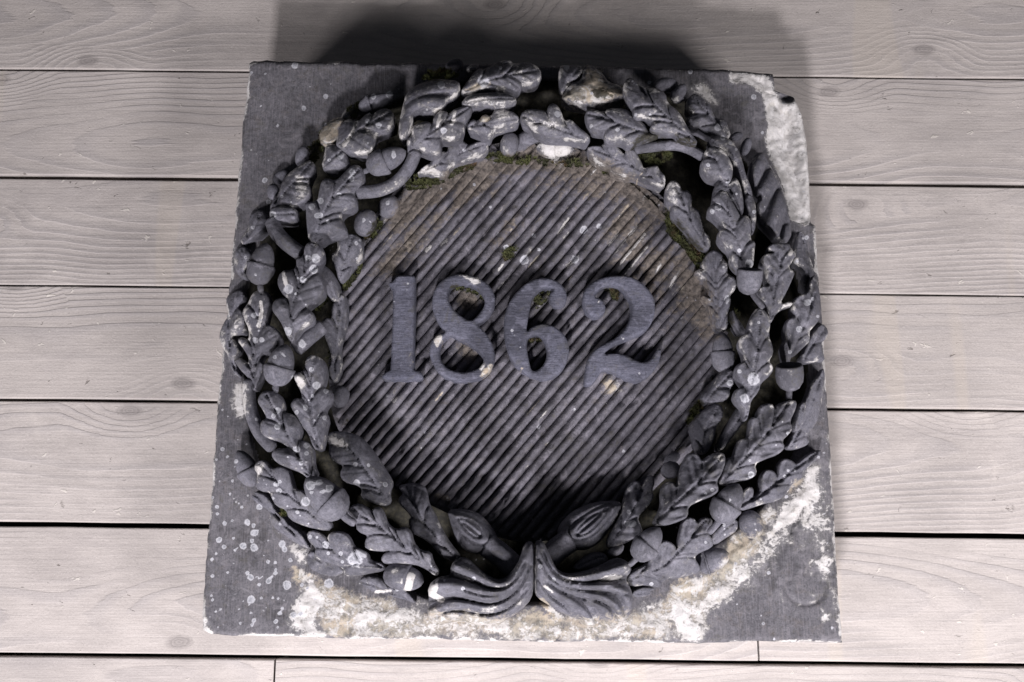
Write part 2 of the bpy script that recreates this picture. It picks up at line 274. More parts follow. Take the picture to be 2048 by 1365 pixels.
def masks(P, base_white=None):
    n = len(P)
    def soft(lst):
        v = np.zeros(n)
        for poly, wd, amp in lst:
            lo = poly.min(0) - 2 * wd; hi = poly.max(0) + 2 * wd
            k = np.where(((P >= lo) & (P <= hi)).all(1))[0]
            if len(k): v[k] = np.maximum(v[k], np.clip(0.5 + sdist(P[k], poly) / (2 * wd), 0, 1) * amp)
        return v
    wv, tv, mv, dv = soft(WHITE), soft(TAN), soft(MOSS), soft(DIRT)
    for pts, r, amp, kind in LINES:
        lo = pts.min(0) - 2 * r - 4; hi = pts.max(0) + 2 * r + 4
        k = np.where(((P >= lo) & (P <= hi)).all(1))[0]
        if len(k):
            v = np.clip(0.5 + (r - line_dist(P[k], pts)) / 5.0, 0, 1) * amp
            if kind == 'white': wv[k] = np.maximum(wv[k], v)
            else: tv[k] = np.maximum(tv[k], v)
    sv = np.zeros(n)
    for x, y, r in SPOTS:
        k = np.where((abs(P[:, 0] - x) < r + 6) & (abs(P[:, 1] - y) < r + 6))[0]
        if len(k):
            d = np.hypot(P[k, 0] - x, P[k, 1] - y)
            a_ = 0.84 + 0.28 * ((x * 7.13 + y * 3.7) % 1.0); sv[k] = np.maximum(sv[k], np.clip(0.5 + (r * a_ - d) / (2 * max(r, 3.0)), 0, 1))
    if base_white is not None: wv = np.maximum(wv, base_white)
    return dict(white=wv, tan=tv, moss=mv, dirt=dv, spot=sv)

# ------------------------------------------------------------------ materials
def nodes(name):
    m = bpy.data.materials.new(name); m.use_nodes = True; nt = m.node_tree; nt.nodes.clear()
    out = nt.nodes.new('ShaderNodeOutputMaterial'); b = nt.nodes.new('ShaderNodeBsdfPrincipled'); nt.links.new(b.outputs[0], out.inputs[0])
    return m, nt, b
class NB:
    def __init__(s, nt): s.nt = nt
    def n(s, t, **kw):
        o = s.nt.nodes.new(t)
        for k, v in kw.items(): setattr(o, k, v)
        return o
    def l(s, a, b): s.nt.links.new(a, b)
    def put(s, sock, v):
        if isinstance(v, bpy.types.NodeSocket): s.l(v, sock)
        else: sock.default_value = v
    def math(s, op, a, b=0.0, clamp=False):
        o = s.n('ShaderNodeMath', operation=op, use_clamp=clamp); s.put(o.inputs[0], a); s.put(o.inputs[1], b); return o.outputs[0]
    def mix(s, f, a, b):
        o = s.n('ShaderNodeMix', data_type='RGBA'); s.put(o.inputs[0], f); s.put(o.inputs[6], a if isinstance(a, bpy.types.NodeSocket) else (*a, 1)); s.put(o.inputs[7], b if isinstance(b, bpy.types.NodeSocket) else (*b, 1)); return o.outputs[2]
    def noise(s, vec, scale, detail=4, rough=0.6, dist=0.0):
        o = s.n('ShaderNodeTexNoise'); s.l(vec, o.inputs['Vector']); o.inputs['Scale'].default_value = scale; o.inputs['Detail'].default_value = detail
        o.inputs['Roughness'].default_value = rough; o.inputs['Distortion'].default_value = dist; return o.outputs['Fac']
    def ramp(s, v, a, b):
        o = s.n('ShaderNodeMapRange', interpolation_type='SMOOTHSTEP'); s.put(o.inputs[0], v); o.inputs[1].default_value = a; o.inputs[2].default_value = b; return o.outputs[0]
    def attr(s, name): return s.n('ShaderNodeAttribute', attribute_name=name).outputs['Fac']
    def scale(s, vec, sc):
        o = s.n('ShaderNodeMapping'); s.l(vec, o.inputs[0]); o.inputs['Scale'].default_value = sc; return o.outputs[0]

def stone_material(name, dark, light, tool=None, bump=0.35, brown=0.25, toolc=0.3):
    m, nt, b = nodes(name); q = NB(nt)
    co = q.n('ShaderNodeTexCoord').outputs['Object']
    n1 = q.noise(co, 16, 5, 0.72); n2 = q.noise(co, 160, 5, 0.7); n3 = q.noise(co, 55, 6, 0.7, 0.4)
    c = q.mix(q.ramp(n1, 0.3, 0.7), dark, light)
    c = q.mix(q.math('MULTIPLY', q.ramp(n3, 0.5, 0.72), brown), c, (0.115, 0.098, 0.088))
    c = q.mix(q.math('MULTIPLY', q.ramp(n2, 0.35, 0.75), 0.35), c, (light[0] * 1.7, light[1] * 1.7, light[2] * 1.7))
    n6 = q.noise(co, 430, 3, 0.75)
    c = q.mix(q.math('MULTIPLY', q.ramp(n6, 0.50, 0.30), 0.55), c, (dark[0] * .35, dark[1] * .35, dark[2] * .35))
    c = q.mix(q.math('MULTIPLY', q.ramp(n6, 0.56, 0.74), 0.45), c, (light[0] * 2.1, light[1] * 2.05, light[2] * 2.0))
    n7 = q.noise(co, 9, 4, 0.7, 0.5); c = q.mix(q.math('MULTIPLY', q.ramp(n7, 0.46, 0.62), 0.60), c, (dark[0] * .50, dark[1] * .49, dark[2] * .47))
    n8 = q.noise(co, 38, 4, 0.75, 0.9); c = q.mix(q.math('MULTIPLY', q.ramp(n8, 0.54, 0.66), 0.45), c, (light[0] * 1.75, light[1] * 1.72, light[2] * 1.70)); c = q.mix(q.math('MULTIPLY', q.ramp(n8, 0.44, 0.34), 0.35), c, (0.085, 0.080, 0.066))
    vf = q.n('ShaderNodeTexVoronoi', feature='F1'); q.l(co, vf.inputs['Vector']); vf.inputs['Scale'].default_value = 105
    height = q.math('ADD', q.math('MULTIPLY', n2, 0.5), q.math('MULTIPLY', n6, 0.30)); height = q.math('ADD', height, q.math('MULTIPLY', vf.outputs['Distance'], 0.55))
    if tool:
        tn = q.noise(q.scale(co, tool), 1.0, 3, 0.6)
        c = q.mix(q.math('MULTIPLY', q.ramp(tn, 0.42, 0.70), toolc), c, (light[0] * 2.2, light[1] * 2.1, light[2] * 2.1))
        height = q.math('ADD', height, q.math('MULTIPLY', tn, 0.9))
    # soil, worn tan stone, lime crust, moss stain with painted gap shade, lichen rosettes (placed by attributes, edges broken by noise)
    jit = q.math('SUBTRACT', q.math('ADD', q.math('MULTIPLY', n3, 0.5), q.math('MULTIPLY', q.noise(co, 24, 5, 0.75, 0.8), 0.5)), 0.5); jit2 = q.math('SUBTRACT', n2, 0.5)
    def mask(nm, a, bq, j=1.7, j2=0.7):
        v = q.math('ADD', q.attr(nm), q.math('ADD', q.math('MULTIPLY', jit, j), q.math('MULTIPLY', jit2, j2)))
        v = q.math('MULTIPLY', v, q.ramp(q.attr(nm), 0.02, 0.2)); return q.ramp(v, a, bq)
    soil = q.mix(q.ramp(n2, 0.3, 0.7), (0.055, 0.047, 0.041), (0.215, 0.182, 0.156))
    c = q.mix(q.math('MULTIPLY', mask('dirt', 0.40, 0.75), 0.85), c, soil)
    n4 = q.noise(co, 32, 6, 0.72, 0.6); n5 = q.noise(co, 90, 5, 0.75, 0.3)
    tanc = q.mix(q.ramp(n1, 0.35, 0.65), (0.36, 0.325, 0.27), (0.42, 0.35, 0.275))
    tanc = q.mix(q.ramp(n5, 0.46, 0.62), tanc, (0.20, 0.185, 0.16)); tanc = q.mix(q.math('MULTIPLY', q.ramp(n4, 0.52, 0.60), 0.8), tanc, (0.56, 0.545, 0.54))
    tm = mask('tan', 0.40, 0.72); c = q.mix(tm, c, tanc)
    wc = q.mix(q.ramp(n3, 0.35, 0.65), (0.62, 0.60, 0.60), (0.48, 0.46, 0.45))
    wc = q.mix(q.ramp(n5, 0.55, 0.68), wc, (0.30, 0.285, 0.27)); wc = q.mix(q.math('MULTIPLY', q.ramp(n4, 0.58, 0.68), 0.35), wc, (0.42, 0.385, 0.32))
    c = q.mix(q.math('MULTIPLY', mask('white', 0.22, 0.60, 1.6, 0.6), 0.40), c, (0.27, 0.262, 0.262))
    wm = mask('white', 0.46, 0.68, 2.2, 1.2); c = q.mix(wm, c, wc)
    moss_shade_c = q.mix(q.ramp(n2, 0.4, 0.7), (0.016, 0.015, 0.010), (0.046, 0.041, 0.025))  # moss and crevice soil, toned down further to paint shade between the leaves
    c = q.mix(q.math('MULTIPLY', mask('moss', 0.40, 0.60), 0.9), c, moss_shade_c)
    sa = q.attr('spot'); sv = q.math('ADD', sa, q.math('MULTIPLY', jit, 0.70)); sv = q.math('ADD', sv, q.math('MULTIPLY', jit2, 0.40))
    sm_ = q.ramp(sv, 0.48, 0.64)
    rim = q.ramp(sv, 0.72, 0.60)
    sc = q.mix(q.math('MULTIPLY', q.ramp(n2, 0.42, 0.62), 0.8), (0.44, 0.44, 0.48), (0.20, 0.205, 0.23))
    sc = q.mix(rim, sc, (0.50, 0.50, 0.54))
    c = q.mix(q.math('MULTIPLY', sm_, q.math('ADD', 0.55, q.math('MULTIPLY', n1, 0.7))), c, sc)
    # stray pale flecks
    fl = q.n('ShaderNodeTexVoronoi'); q.l(co, fl.inputs['Vector']); fl.inputs['Scale'].default_value = 75
    flm = q.math('MULTIPLY', q.ramp(fl.outputs['Distance'], 0.16, 0.10), q.ramp(q.noise(co, 20, 2), 0.60, 0.66))
    c = q.mix(q.math('MULTIPLY', flm, 0.75), c, (0.42, 0.42, 0.44))
    q.l(c, b.inputs['Base Color']); b.inputs['Roughness'].default_value = 0.86; b.inputs['Specular IOR Level'].default_value = 0.25
    height = q.math('ADD', height, q.math('MULTIPLY', wm, 0.5)); height = q.math('ADD', height, q.math('MULTIPLY', q.math('MULTIPLY', n3, wm), 1.5))
    height = q.math('ADD', height, q.math('MULTIPLY', n1, 0.6))
    bp = q.n('ShaderNodeBump'); bp.inputs['Strength'].default_value = bump; bp.inputs['Distance'].default_value = 0.0035
    q.l(height, bp.inputs['Height']); q.l(bp.outputs[0], b.inputs['Normal'])
    return m
M_SLAB = stone_material('slab_stone', (0.074, 0.072, 0.082), (0.128, 0.123, 0.137), (420, 30, 40), 0.45, 0.55, 0.22)
M_LEAF = stone_material('carved_stone', (0.086, 0.085, 0.104), (0.142, 0.139, 0.164), None, 0.36, 0.22)
M_RIDGE = stone_material('reeded_stone', (0.082, 0.078, 0.094), (0.142, 0.135, 0.157), None, 0.5, 0.6)
M_NUM = stone_material('numeral_stone', (0.066, 0.068, 0.094), (0.104, 0.105, 0.138), (60, 330, 60), 0.45, 0.30, 0.12)
def moss_material():
    m, nt, b = nodes('moss'); q = NB(nt)
    a = q.attr('tint'); c = q.mix(a, (0.026, 0.026, 0.013), (0.105, 0.115, 0.036)); c = q.mix(q.ramp(q.noise(q.n('ShaderNodeTexCoord').outputs['Object'], 35, 3), 0.55, 0.7), c, (0.075, 0.045, 0.022))
    q.l(c, b.inputs['Base Color']); b.inputs['Roughness'].default_value = 0.9; return m
M_MOSS = moss_material()
def wood_material():
    m, nt, b = nodes('weathered_board'); q = NB(nt)
    tc = q.n('ShaderNodeTexCoord').outputs['Object']; rnd = q.n('ShaderNodeObjectInfo').outputs['Random']
    r2 = q.math('FRACT', q.math('MULTIPLY', rnd, 7.31)); r3 = q.math('FRACT', q.math('MULTIPLY', rnd, 23.7))
    off = q.n('ShaderNodeCombineXYZ'); q.l(q.math('MULTIPLY', rnd, 37.0), off.inputs[0]); q.l(q.math('MULTIPLY', r3, 0.9), off.inputs[1])
    va = q.n('ShaderNodeVectorMath', operation='ADD'); q.l(tc, va.inputs[0]); q.l(off.outputs[0], va.inputs[1]); co = va.outputs[0]
    sep = q.n('ShaderNodeSeparateXYZ'); q.l(tc, sep.inputs[0]); Y = sep.outputs[1]
    # knots: a few per board
    vk = q.n('ShaderNodeTexVoronoi', voronoi_dimensions='2D'); q.l(q.scale(co, (2.6, 5.2, 1.0)), vk.inputs['Vector']); vk.inputs['Scale'].default_value = 1.0
    kc = q.n('ShaderNodeSeparateColor'); q.l(vk.outputs['Color'], kc.inputs[0]); keep = q.ramp(kc.outputs[0], 0.52, 0.56)
    kd = q.math('ADD', vk.outputs['Distance'], q.math('MULTIPLY', q.math('SUBTRACT', q.noise(co, 45, 3), 0.5), 0.035))
    near = q.math('MULTIPLY', q.ramp(kd, 0.34, 0.03), keep)
    # growth rings of a flat-sawn board: distance from a wandering pith
    h = q.math('ADD', 0.05, q.math('MULTIPLY', q.noise(q.scale(co, (0.9, 0.25, 1)), 1.0, 2, 0.5), 0.16))
    yy = q.math('ADD', Y, q.math('MULTIPLY', q.math('SUBTRACT', r2, 0.5), 0.15)); yy = q.math('ADD', yy, q.math('MULTIPLY', q.math('SUBTRACT', q.noise(q.scale(co, (2.2, 1.5, 1)), 1.0, 2), 0.5), 0.035))
    r = q.math('SQRT', q.math('ADD', q.math('MULTIPLY', yy, yy), q.math('MULTIPLY', h, h)))
    r = q.math('ADD', r, q.math('MULTIPLY', near, 0.022)); r = q.math('ADD', r, q.math('MULTIPLY', q.noise(q.scale(co, (5, 60, 10)), 1.0, 3, 0.6), 0.0042))
    fr = q.math('FRACT', q.math('MULTIPLY', r, 150.0)); late = q.math('MULTIPLY', q.ramp(fr, 0.30, 0.86), q.ramp(fr, 1.0, 0.90))
    amt = q.ramp(q.noise(q.scale(co, (1.4, 7, 5)), 1.0, 3), 0.34, 0.62)
    g2 = q.noise(q.scale(co, (4.0, 210, 60)), 1.0, 4, 0.7); g3 = q.noise(q.scale(co, (1.0, 2.4, 1.0)), 5.0, 6, 0.7); g4 = q.noise(q.scale(co, (12, 48, 30)), 1.0, 5, 0.72)
    g5 = q.noise(co, 260, 4, 0.75)
    c = q.mix(q.ramp(g3, 0.30, 0.70), (0.395, 0.360, 0.345), (0.530, 0.484, 0.462))
    c = q.mix(q.math('MULTIPLY', r3, 0.40), c, (0.415, 0.378, 0.358))
    c = q.mix(q.math('MULTIPLY', q.math('MULTIPLY', late, amt), 0.38), c, (0.300, 0.282, 0.292))
    c = q.mix(q.math('MULTIPLY', q.ramp(g2, 0.55, 0.72), 0.38), c, (0.27, 0.25, 0.245))
    c = q.mix(q.math('MULTIPLY', q.ramp(g4, 0.54, 0.68), 0.34), c, (0.33, 0.30, 0.29))
    c = q.mix(q.math('MULTIPLY', q.ramp(g5, 0.54, 0.72), 0.40), c, (0.62, 0.575, 0.555)); c = q.mix(q.math('MULTIPLY', q.ramp(g5, 0.46, 0.30), 0.35), c, (0.26, 0.24, 0.23))
    km = q.math('MULTIPLY', q.ramp(kd, 0.070, 0.035), keep); krg = q.math('FRACT', q.math('MULTIPLY', kd, 60.0))
    c = q.mix(q.math('MULTIPLY', km, 0.72), c, q.mix(krg, (0.20, 0.180, 0.178), (0.33, 0.30, 0.29)))
    blot = q.ramp(q.noise(q.scale(co, (1.0, 1.9, 1.0)), 3.0, 5, 0.72, 0.7), 0.50, 0.70); c = q.mix(q.math('MULTIPLY', blot, 0.45), c, (0.325, 0.296, 0.290))
    pale = q.ramp(q.noise(q.scale(co, (1.3, 1.0, 1.0)), 4.0, 6, 0.7, 0.4), 0.60, 0.72); c = q.mix(q.math('MULTIPLY', pale, 0.40), c, (0.60, 0.550, 0.510))
    # dents, splinters, scratches across the grain
    dn = q.noise(q.scale(co, (40, 60, 40)), 1.0, 4, 0.65, 0.8); dm = q.math('MULTIPLY', q.ramp(dn, 0.66, 0.71), q.ramp(q.noise(co, 9, 2), 0.50, 0.58))
    c = q.mix(q.math('MULTIPLY', dm, 0.75), c, (0.16, 0.140, 0.128))
    lm = q.math('MULTIPLY', q.ramp(q.noise(q.scale(co, (34, 52, 40)), 1.0, 3, 0.6, 0.6), 0.68, 0.72), 0.6); c = q.mix(lm, c, (0.64, 0.60, 0.55))
    st = q.ramp(q.noise(q.scale(co, (5.5, 0.7, 1)), 1.0, 2), 0.63, 0.66); c = q.mix(q.math('MULTIPLY', st, 0.22), c, (0.55, 0.480, 0.395))
    q.l(c, b.inputs['Base Color']); b.inputs['Roughness'].default_value = 0.82; b.inputs['Specular IOR Level'].default_value = 0.22
    hh = q.math('ADD', q.math('MULTIPLY', g2, 0.5), q.math('MULTIPLY', q.math('MULTIPLY', late, amt), 0.45)); hh = q.math('ADD', hh, q.math('MULTIPLY', g4, 0.6))
    hh = q.math('SUBTRACT', hh, q.math('MULTIPLY', dm, 1.2)); hh = q.math('ADD', hh, q.math('MULTIPLY', g5, 0.5)); hh = q.math('ADD', hh, lm)
    bp = q.n('ShaderNodeBump'); bp.inputs['Strength'].default_value = 0.48; bp.inputs['Distance'].default_value = 0.003
    q.l(hh, bp.inputs['Height']); q.l(bp.outputs[0], b.inputs['Normal'])
    return m
M_WOOD = wood_material()
def plain(name, c, r=0.9):
    m, nt, b = nodes(name); q = NB(nt); n = q.noise(q.n('ShaderNodeTexCoord').outputs['Object'], 60, 5, 0.7)
    q.l(q.mix(n, tuple(v * 0.5 for v in c), tuple(v * 1.5 for v in c)), b.inputs['Base Color']); b.inputs['Roughness'].default_value = r; return m
M_UNDER = plain('dusty_dark_timber', (0.035, 0.030, 0.026))

# ------------------------------------------------------------------ object helpers
def mesh_obj(name, V, F, mat, parent=None, smooth=True, att=None):
    me = bpy.data.meshes.new(name); me.from_pydata([tuple(map(float, v)) for v in V], [], [tuple(map(int, f)) for f in F]); me.update()
    if smooth: me.polygons.foreach_set('use_smooth', [True] * len(me.polygons))
    if att:
        for k, a in att.items():
            at = me.attributes.new(k, 'FLOAT', 'POINT'); at.data.foreach_set('value', np.asarray(a, np.float32))
    me.materials.append(mat)
    o = bpy.data.objects.new(name, me); col.objects.link(o)
    if parent: o.parent = parent
    return o
def tag(o, label=None, cat=None, group=None, kind=None):
    if label: o['label'] = label
    if cat: o['category'] = cat
    if group: o['group'] = group
    if kind: o['kind'] = kind
    return o

# ------------------------------------------------------------------ floor of boards
floor_v = [(-2.2, -1.2, -0.075), (2.2, -1.2, -0.075), (2.2, 1.9, -0.075), (-2.2, 1.9, -0.075)]
floor = mesh_obj('floor', floor_v, [(0, 1, 2, 3)], M_UNDER, smooth=False); tag(floor, 'pale weathered board floor with dark open joints', 'floor', kind='structure')
SEAMS = [(138.5, 158, 3.6), (353.5, 370.5, 8.0), (570, 592, 3.2), (799, 822, 5.2), (1048, 1073, 10.0), (1309, 1332, 8.0)]
lines = []
for yl, yr, gp in SEAMS:
    a, b_ = cast([(0, yl), (2048, yr)], 0.0)
    g2_ = np.linalg.norm(cast([(1024, (yl + yr) / 2 - gp / 2)], 0)[0] - cast([(1024, (yl + yr) / 2 + gp / 2)], 0)[0])
    lines.append((a, b_, g2_))
def line_y(L, x): a, b_, _ = L; return a[1] + (b_[1] - a[1]) * (x - a[0]) / (b_[0] - a[0])
pitch = np.mean([line_y(lines[i], 0) - line_y(lines[i + 1], 0) for i in range(5)])
up = lambda L, k, g: (L[0] + np.array([0, k * pitch, 0]), L[1] + np.array([0, k * pitch, 0]), g)
lines = [up(lines[0], 3, .004), up(lines[0], 2, .004), up(lines[0], 1, .004)] + lines + [up(lines[-1], -1, .004), up(lines[-1], -2, .004)]
def plank(x0, x1, Lt, Lb, dz):
    gt, gb = Lt[2] / 2, Lb[2] / 2
    bm = bmesh.new(); nx = max(2, int((x1 - x0) / 0.05)); prof = []
    # cross-section with eased arrises, swept along the board with a slightly wavering edge
    sid = random.random() * 90; xc = (x0 + x1) / 2; yc = float(line_y(Lt, xc) + line_y(Lb, xc)) / 2
    rings = []
    for i in range(nx + 1):
        x = x0 + (x1 - x0) * i / nx
        wob = lambda k: float((vnoise(x, k, 0.09, sid) - 0.5) * 0.0016)
        yt = line_y(Lt, x) - gt + wob(1.0); yb = line_y(Lb, x) + gb + wob(7.0); e = 0.0022
        cup = float((vnoise(x, 3.0, 0.5, sid) - 0.5) * 0.0016)
        pts = [(yb, -0.028), (yb, dz - e), (yb + e * .35, dz - e * .35), (yb + e, dz), ((yt + yb) / 2, dz + cup), (yt - e, dz), (yt - e * .35, dz - e * .35), (yt, dz - e), (yt, -0.028)]
        rings.append([bm.verts.new((x - xc, y - yc, z)) for y, z in pts])
    for r0, r1 in zip(rings[:-1], rings[1:]):
        for k in range(len(r0) - 1): bm.faces.new((r0[k], r1[k], r1[k + 1], r0[k + 1])[::-1])
        bm.faces.new((r0[-1], r1[-1], r1[0], r0[0])[::-1])
    bm.faces.new(rings[0][::-1]); bm.faces.new(rings[-1])
    bmesh.ops.recalc_face_normals(bm, faces=bm.faces)
    me = bpy.data.meshes.new('plank'); bm.to_mesh(me); bm.free()
    me.materials.append(M_WOOD); o = bpy.data.objects.new('plank', me); col.objects.link(o); o.location = (xc, yc, 0); o.parent = floor
    return o
xj1 = cast([(549, 1345)], 0)[0][0]; xj2 = cast([(1517, 1305)], 0)[0][0]
for i in range(len(lines) - 1):
    dz = [0, 0.0008, -0.0006, 0.0, -0.0012, 0.0006, -0.0008, 0.0004, 0, 0.0006, 0][i % 11]
    cuts = [-2.0, 2.0]
    if i == 8: cuts = [-2.0, xj1, 2.0]
    if i == 7: cuts = [-2.0, xj2, 2.0]
    for a, b_ in zip(cuts[:-1], cuts[1:]):
        plank(a + (0.0016 if a > -2 else 0), b_ - (0.0016 if b_ < 2 else 0), lines[i], lines[i + 1], dz)

# ------------------------------------------------------------------ the carved stone
relief = bpy.data.objects.new('stone_relief', None); col.objects.link(relief)
tag(relief, 'square dark carved stone with oak leaf wreath around the raised date 1862', 'stone relief')

# slab: grid between four traced edges
TOP = np.array([(499,127),(506,122),(600,124),(690,124),(722,128),(800,126),(1000,129),(1200,134),(1350,138),(1460,140),(1545,150)], float)
BOT = np.array([(407,1262),(424,1269),(470,1272),(600,1274),(700,1277),(900,1280),(1100,1283),(1250,1284),(1400,1287),(1500,1282),(1600,1284),(1684,1286)], float)
LEFT = np.array([(499,127),(497,150),(488,240),(478,350),(470,450),(458,600),(447,700),(437,800),(430,900),(420,1030),(410,1150),(404,1235),(407,1262)], float)
RIGHT = np.array([(1545,150),(1549,182),(1588,195),(1605,235),(1613,290),(1619,370),(1622,447),(1631,452),(1634,520),(1641,600),(1649,720),(1656,840),(1663,950),(1667,1010),(1671,1100),(1678,1200),(1684,1286)], float)
NU, NV = 330, 300
def along(c, n):
    d = np.r_[0, np.cumsum(np.linalg.norm(np.diff(c, axis=0), axis=1))]; t = np.linspace(0, d[-1], n + 1)
    return np.stack([np.interp(t, d, c[:, k]) for k in (0, 1)], 1)
T_, B_, L_, R_ = along(TOP, NU), along(BOT, NU), along(LEFT, NV), along(RIGHT, NV)
tt = np.arange(NU + 1); T_[:, 1] += (fnoise(tt, 0, 7, 1) - .5) * 5; B_[:, 1] += (fnoise(tt, 0, 7, 2) - .5) * 6
ss = np.arange(NV + 1); L_[:, 0] += (fnoise(ss, 0, 6, 3) - .5) * 6; R_[:, 0] += (fnoise(ss, 0, 7, 4) - .5) * 5
L_[0] = T_[0]; L_[-1] = B_[0]; R_[0] = T_[-1]; R_[-1] = B_[-1]
u = np.linspace(0, 1, NU + 1)[None, :, None]; v = np.linspace(0, 1, NV + 1)[:, None, None]
G = (1 - v) * T_[None] + v * B_[None] + (1 - u) * L_[:, None] + u * R_[:, None] - ((1 - u) * (1 - v) * T_[0] + u * (1 - v) * T_[-1] + (1 - u) * v * B_[0] + u * v * B_[-1])
P = G.reshape(-1, 2)
outline = np.vstack([T_[:-1], R_[:-1], B_[::-1][:-1], L_[::-1][:-1]])
dedge = poly_dist(P, outline[::2])
rg = ring(P); infield = inside(P, INNER); inring = inside(P, OUTER) & ~infield
chip = WHITE[0][0]; cs = sdist(P, chip)
mk = masks(P)
edgew = np.clip(0.80 - dedge / 11.0, 0, 1) * np.clip(fnoise(P[:, 0], P[:, 1], 46, 5) * 3.4 - 0.9, 0.1, 1.4) * (P[:, 0] < 1700)
edgew *= np.where((P[:, 1] < 200) & (P[:, 0] > 760), 0.4, 1.0)
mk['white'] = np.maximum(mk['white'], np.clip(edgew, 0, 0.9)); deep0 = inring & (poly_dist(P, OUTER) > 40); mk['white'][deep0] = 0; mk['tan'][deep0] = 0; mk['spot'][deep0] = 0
gap_shade = inring & (poly_dist(P, OUTER) > 34)
mk['moss'] = np.maximum(mk['moss'], np.where(gap_shade, 0.70 + 0.5 * fnoise(P[:, 0], P[:, 1], 45, 8), 0)); mk['dirt'] = np.maximum(mk['dirt'], np.where(inring, 0.2, 0))  # gap floors: soil, with the shade between leaves painted in through the moss colour
nz = fnoise(P[:, 0], P[:, 1], 26, 6, 4) - 0.5
z = np.full(len(P), HS) + (fnoise(P[:, 0], P[:, 1], 150, 9) - .5) * 0.003
do_ = poly_dist(P, OUTER); z += np.where(inring, (-1.35 * rg + 0.018 * nz) * sm((do_ - 26) / 34.0) + 0.004 * nz, 0)
z = np.where(infield, HS - 0.03, z)
rough = np.clip(np.maximum(mk['white'], mk['tan']) * 1.4 - 0.5, 0, 1)
z += np.where(inring | infield, 0, rough * np.where(cs > 0, 0.006 * nz, 0.016 * nz + 0.001))
z -= np.where(cs > 0, 0.003 + 0.022 * sm(cs / 62.0) + 0.006 * (fnoise(P[:, 0], P[:, 1], 8, 14, 4) - .5), 0.0) * np.where(P[:, 1] < 448, 1, 0) * (0.7 + 0.6 * fnoise(P[:, 0], P[:, 1], 40, 12))
pit = np.hypot((P[:, 0] - 1574) / 17, (P[:, 1] - 196) / 9); z -= 0.02 * np.clip(1.3 - pit, 0, 1)
mk['white'] *= np.clip(pit - 0.35, 0, 1)
# a shallow dished ring and crack at the lower right corner
rd = np.hypot((P[:, 0] - 1612) / 40, (P[:, 1] - 1176) / 36); z -= 0.004 * np.exp(-((rd - 0.95) / 0.10) ** 2) * (P[:, 1] > 1160)
crack = px('Q', [(985,560),(940,640),(920,690),(868,730),(865,800)]); z -= 0.006 * np.exp(-(line_dist(P, crack) / 2.2) ** 2)
z -= 0.006 * np.clip(1 - dedge / 7.0, 0, 1) ** 2 * (0.4 + 1.2 * fnoise(P[:, 0], P[:, 1], 30, 21))
# right shoulder: surface under the outermost leaves falls away from the face
V = cast(P, z)
Fs = []
idx = np.arange((NU + 1) * (NV + 1)).reshape(NV + 1, NU + 1)
Fq = np.stack([idx[1:, :-1], idx[1:, 1:], idx[:-1, 1:], idx[:-1, :-1]], -1).reshape(-1, 4)
bord = np.r_[idx[0, :-1], idx[:-1, -1], idx[-1, :0:-1], idx[:0:-1, 0]]
nb = len(bord); base = len(V)
w1 = V[bord].copy(); cen = V[:, :2].mean(0)
allV = [V]; allF = [tuple(f) for f in Fq]; prev = list(bord)
zt = V[bord, 2]
for k, (fr, inset) in enumerate(((0.55, 0.003), (0.0, 0.006))):
    wv_ = w1.copy(); d_ = wv_[:, :2] - cen; d_ /= np.linalg.norm(d_, axis=1)[:, None]
    wv_[:, :2] -= d_ * inset; wv_[:, 2] = 0.001 + (zt - 0.001) * fr
    st = base + k * nb; cur = list(range(st, st + nb)); allV.append(wv_)
    for i in range(nb):
        j = (i + 1) % nb; allF.append((prev[i], prev[j], cur[j], cur[i]))
    prev = cur
allF.append(tuple(prev))
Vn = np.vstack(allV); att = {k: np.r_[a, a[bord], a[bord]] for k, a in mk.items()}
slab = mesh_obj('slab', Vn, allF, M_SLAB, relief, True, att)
bm = bmesh.new(); bm.from_mesh(slab.data); bmesh.ops.recalc_face_normals(bm, faces=bm.faces); bm.to_mesh(slab.data); bm.free()

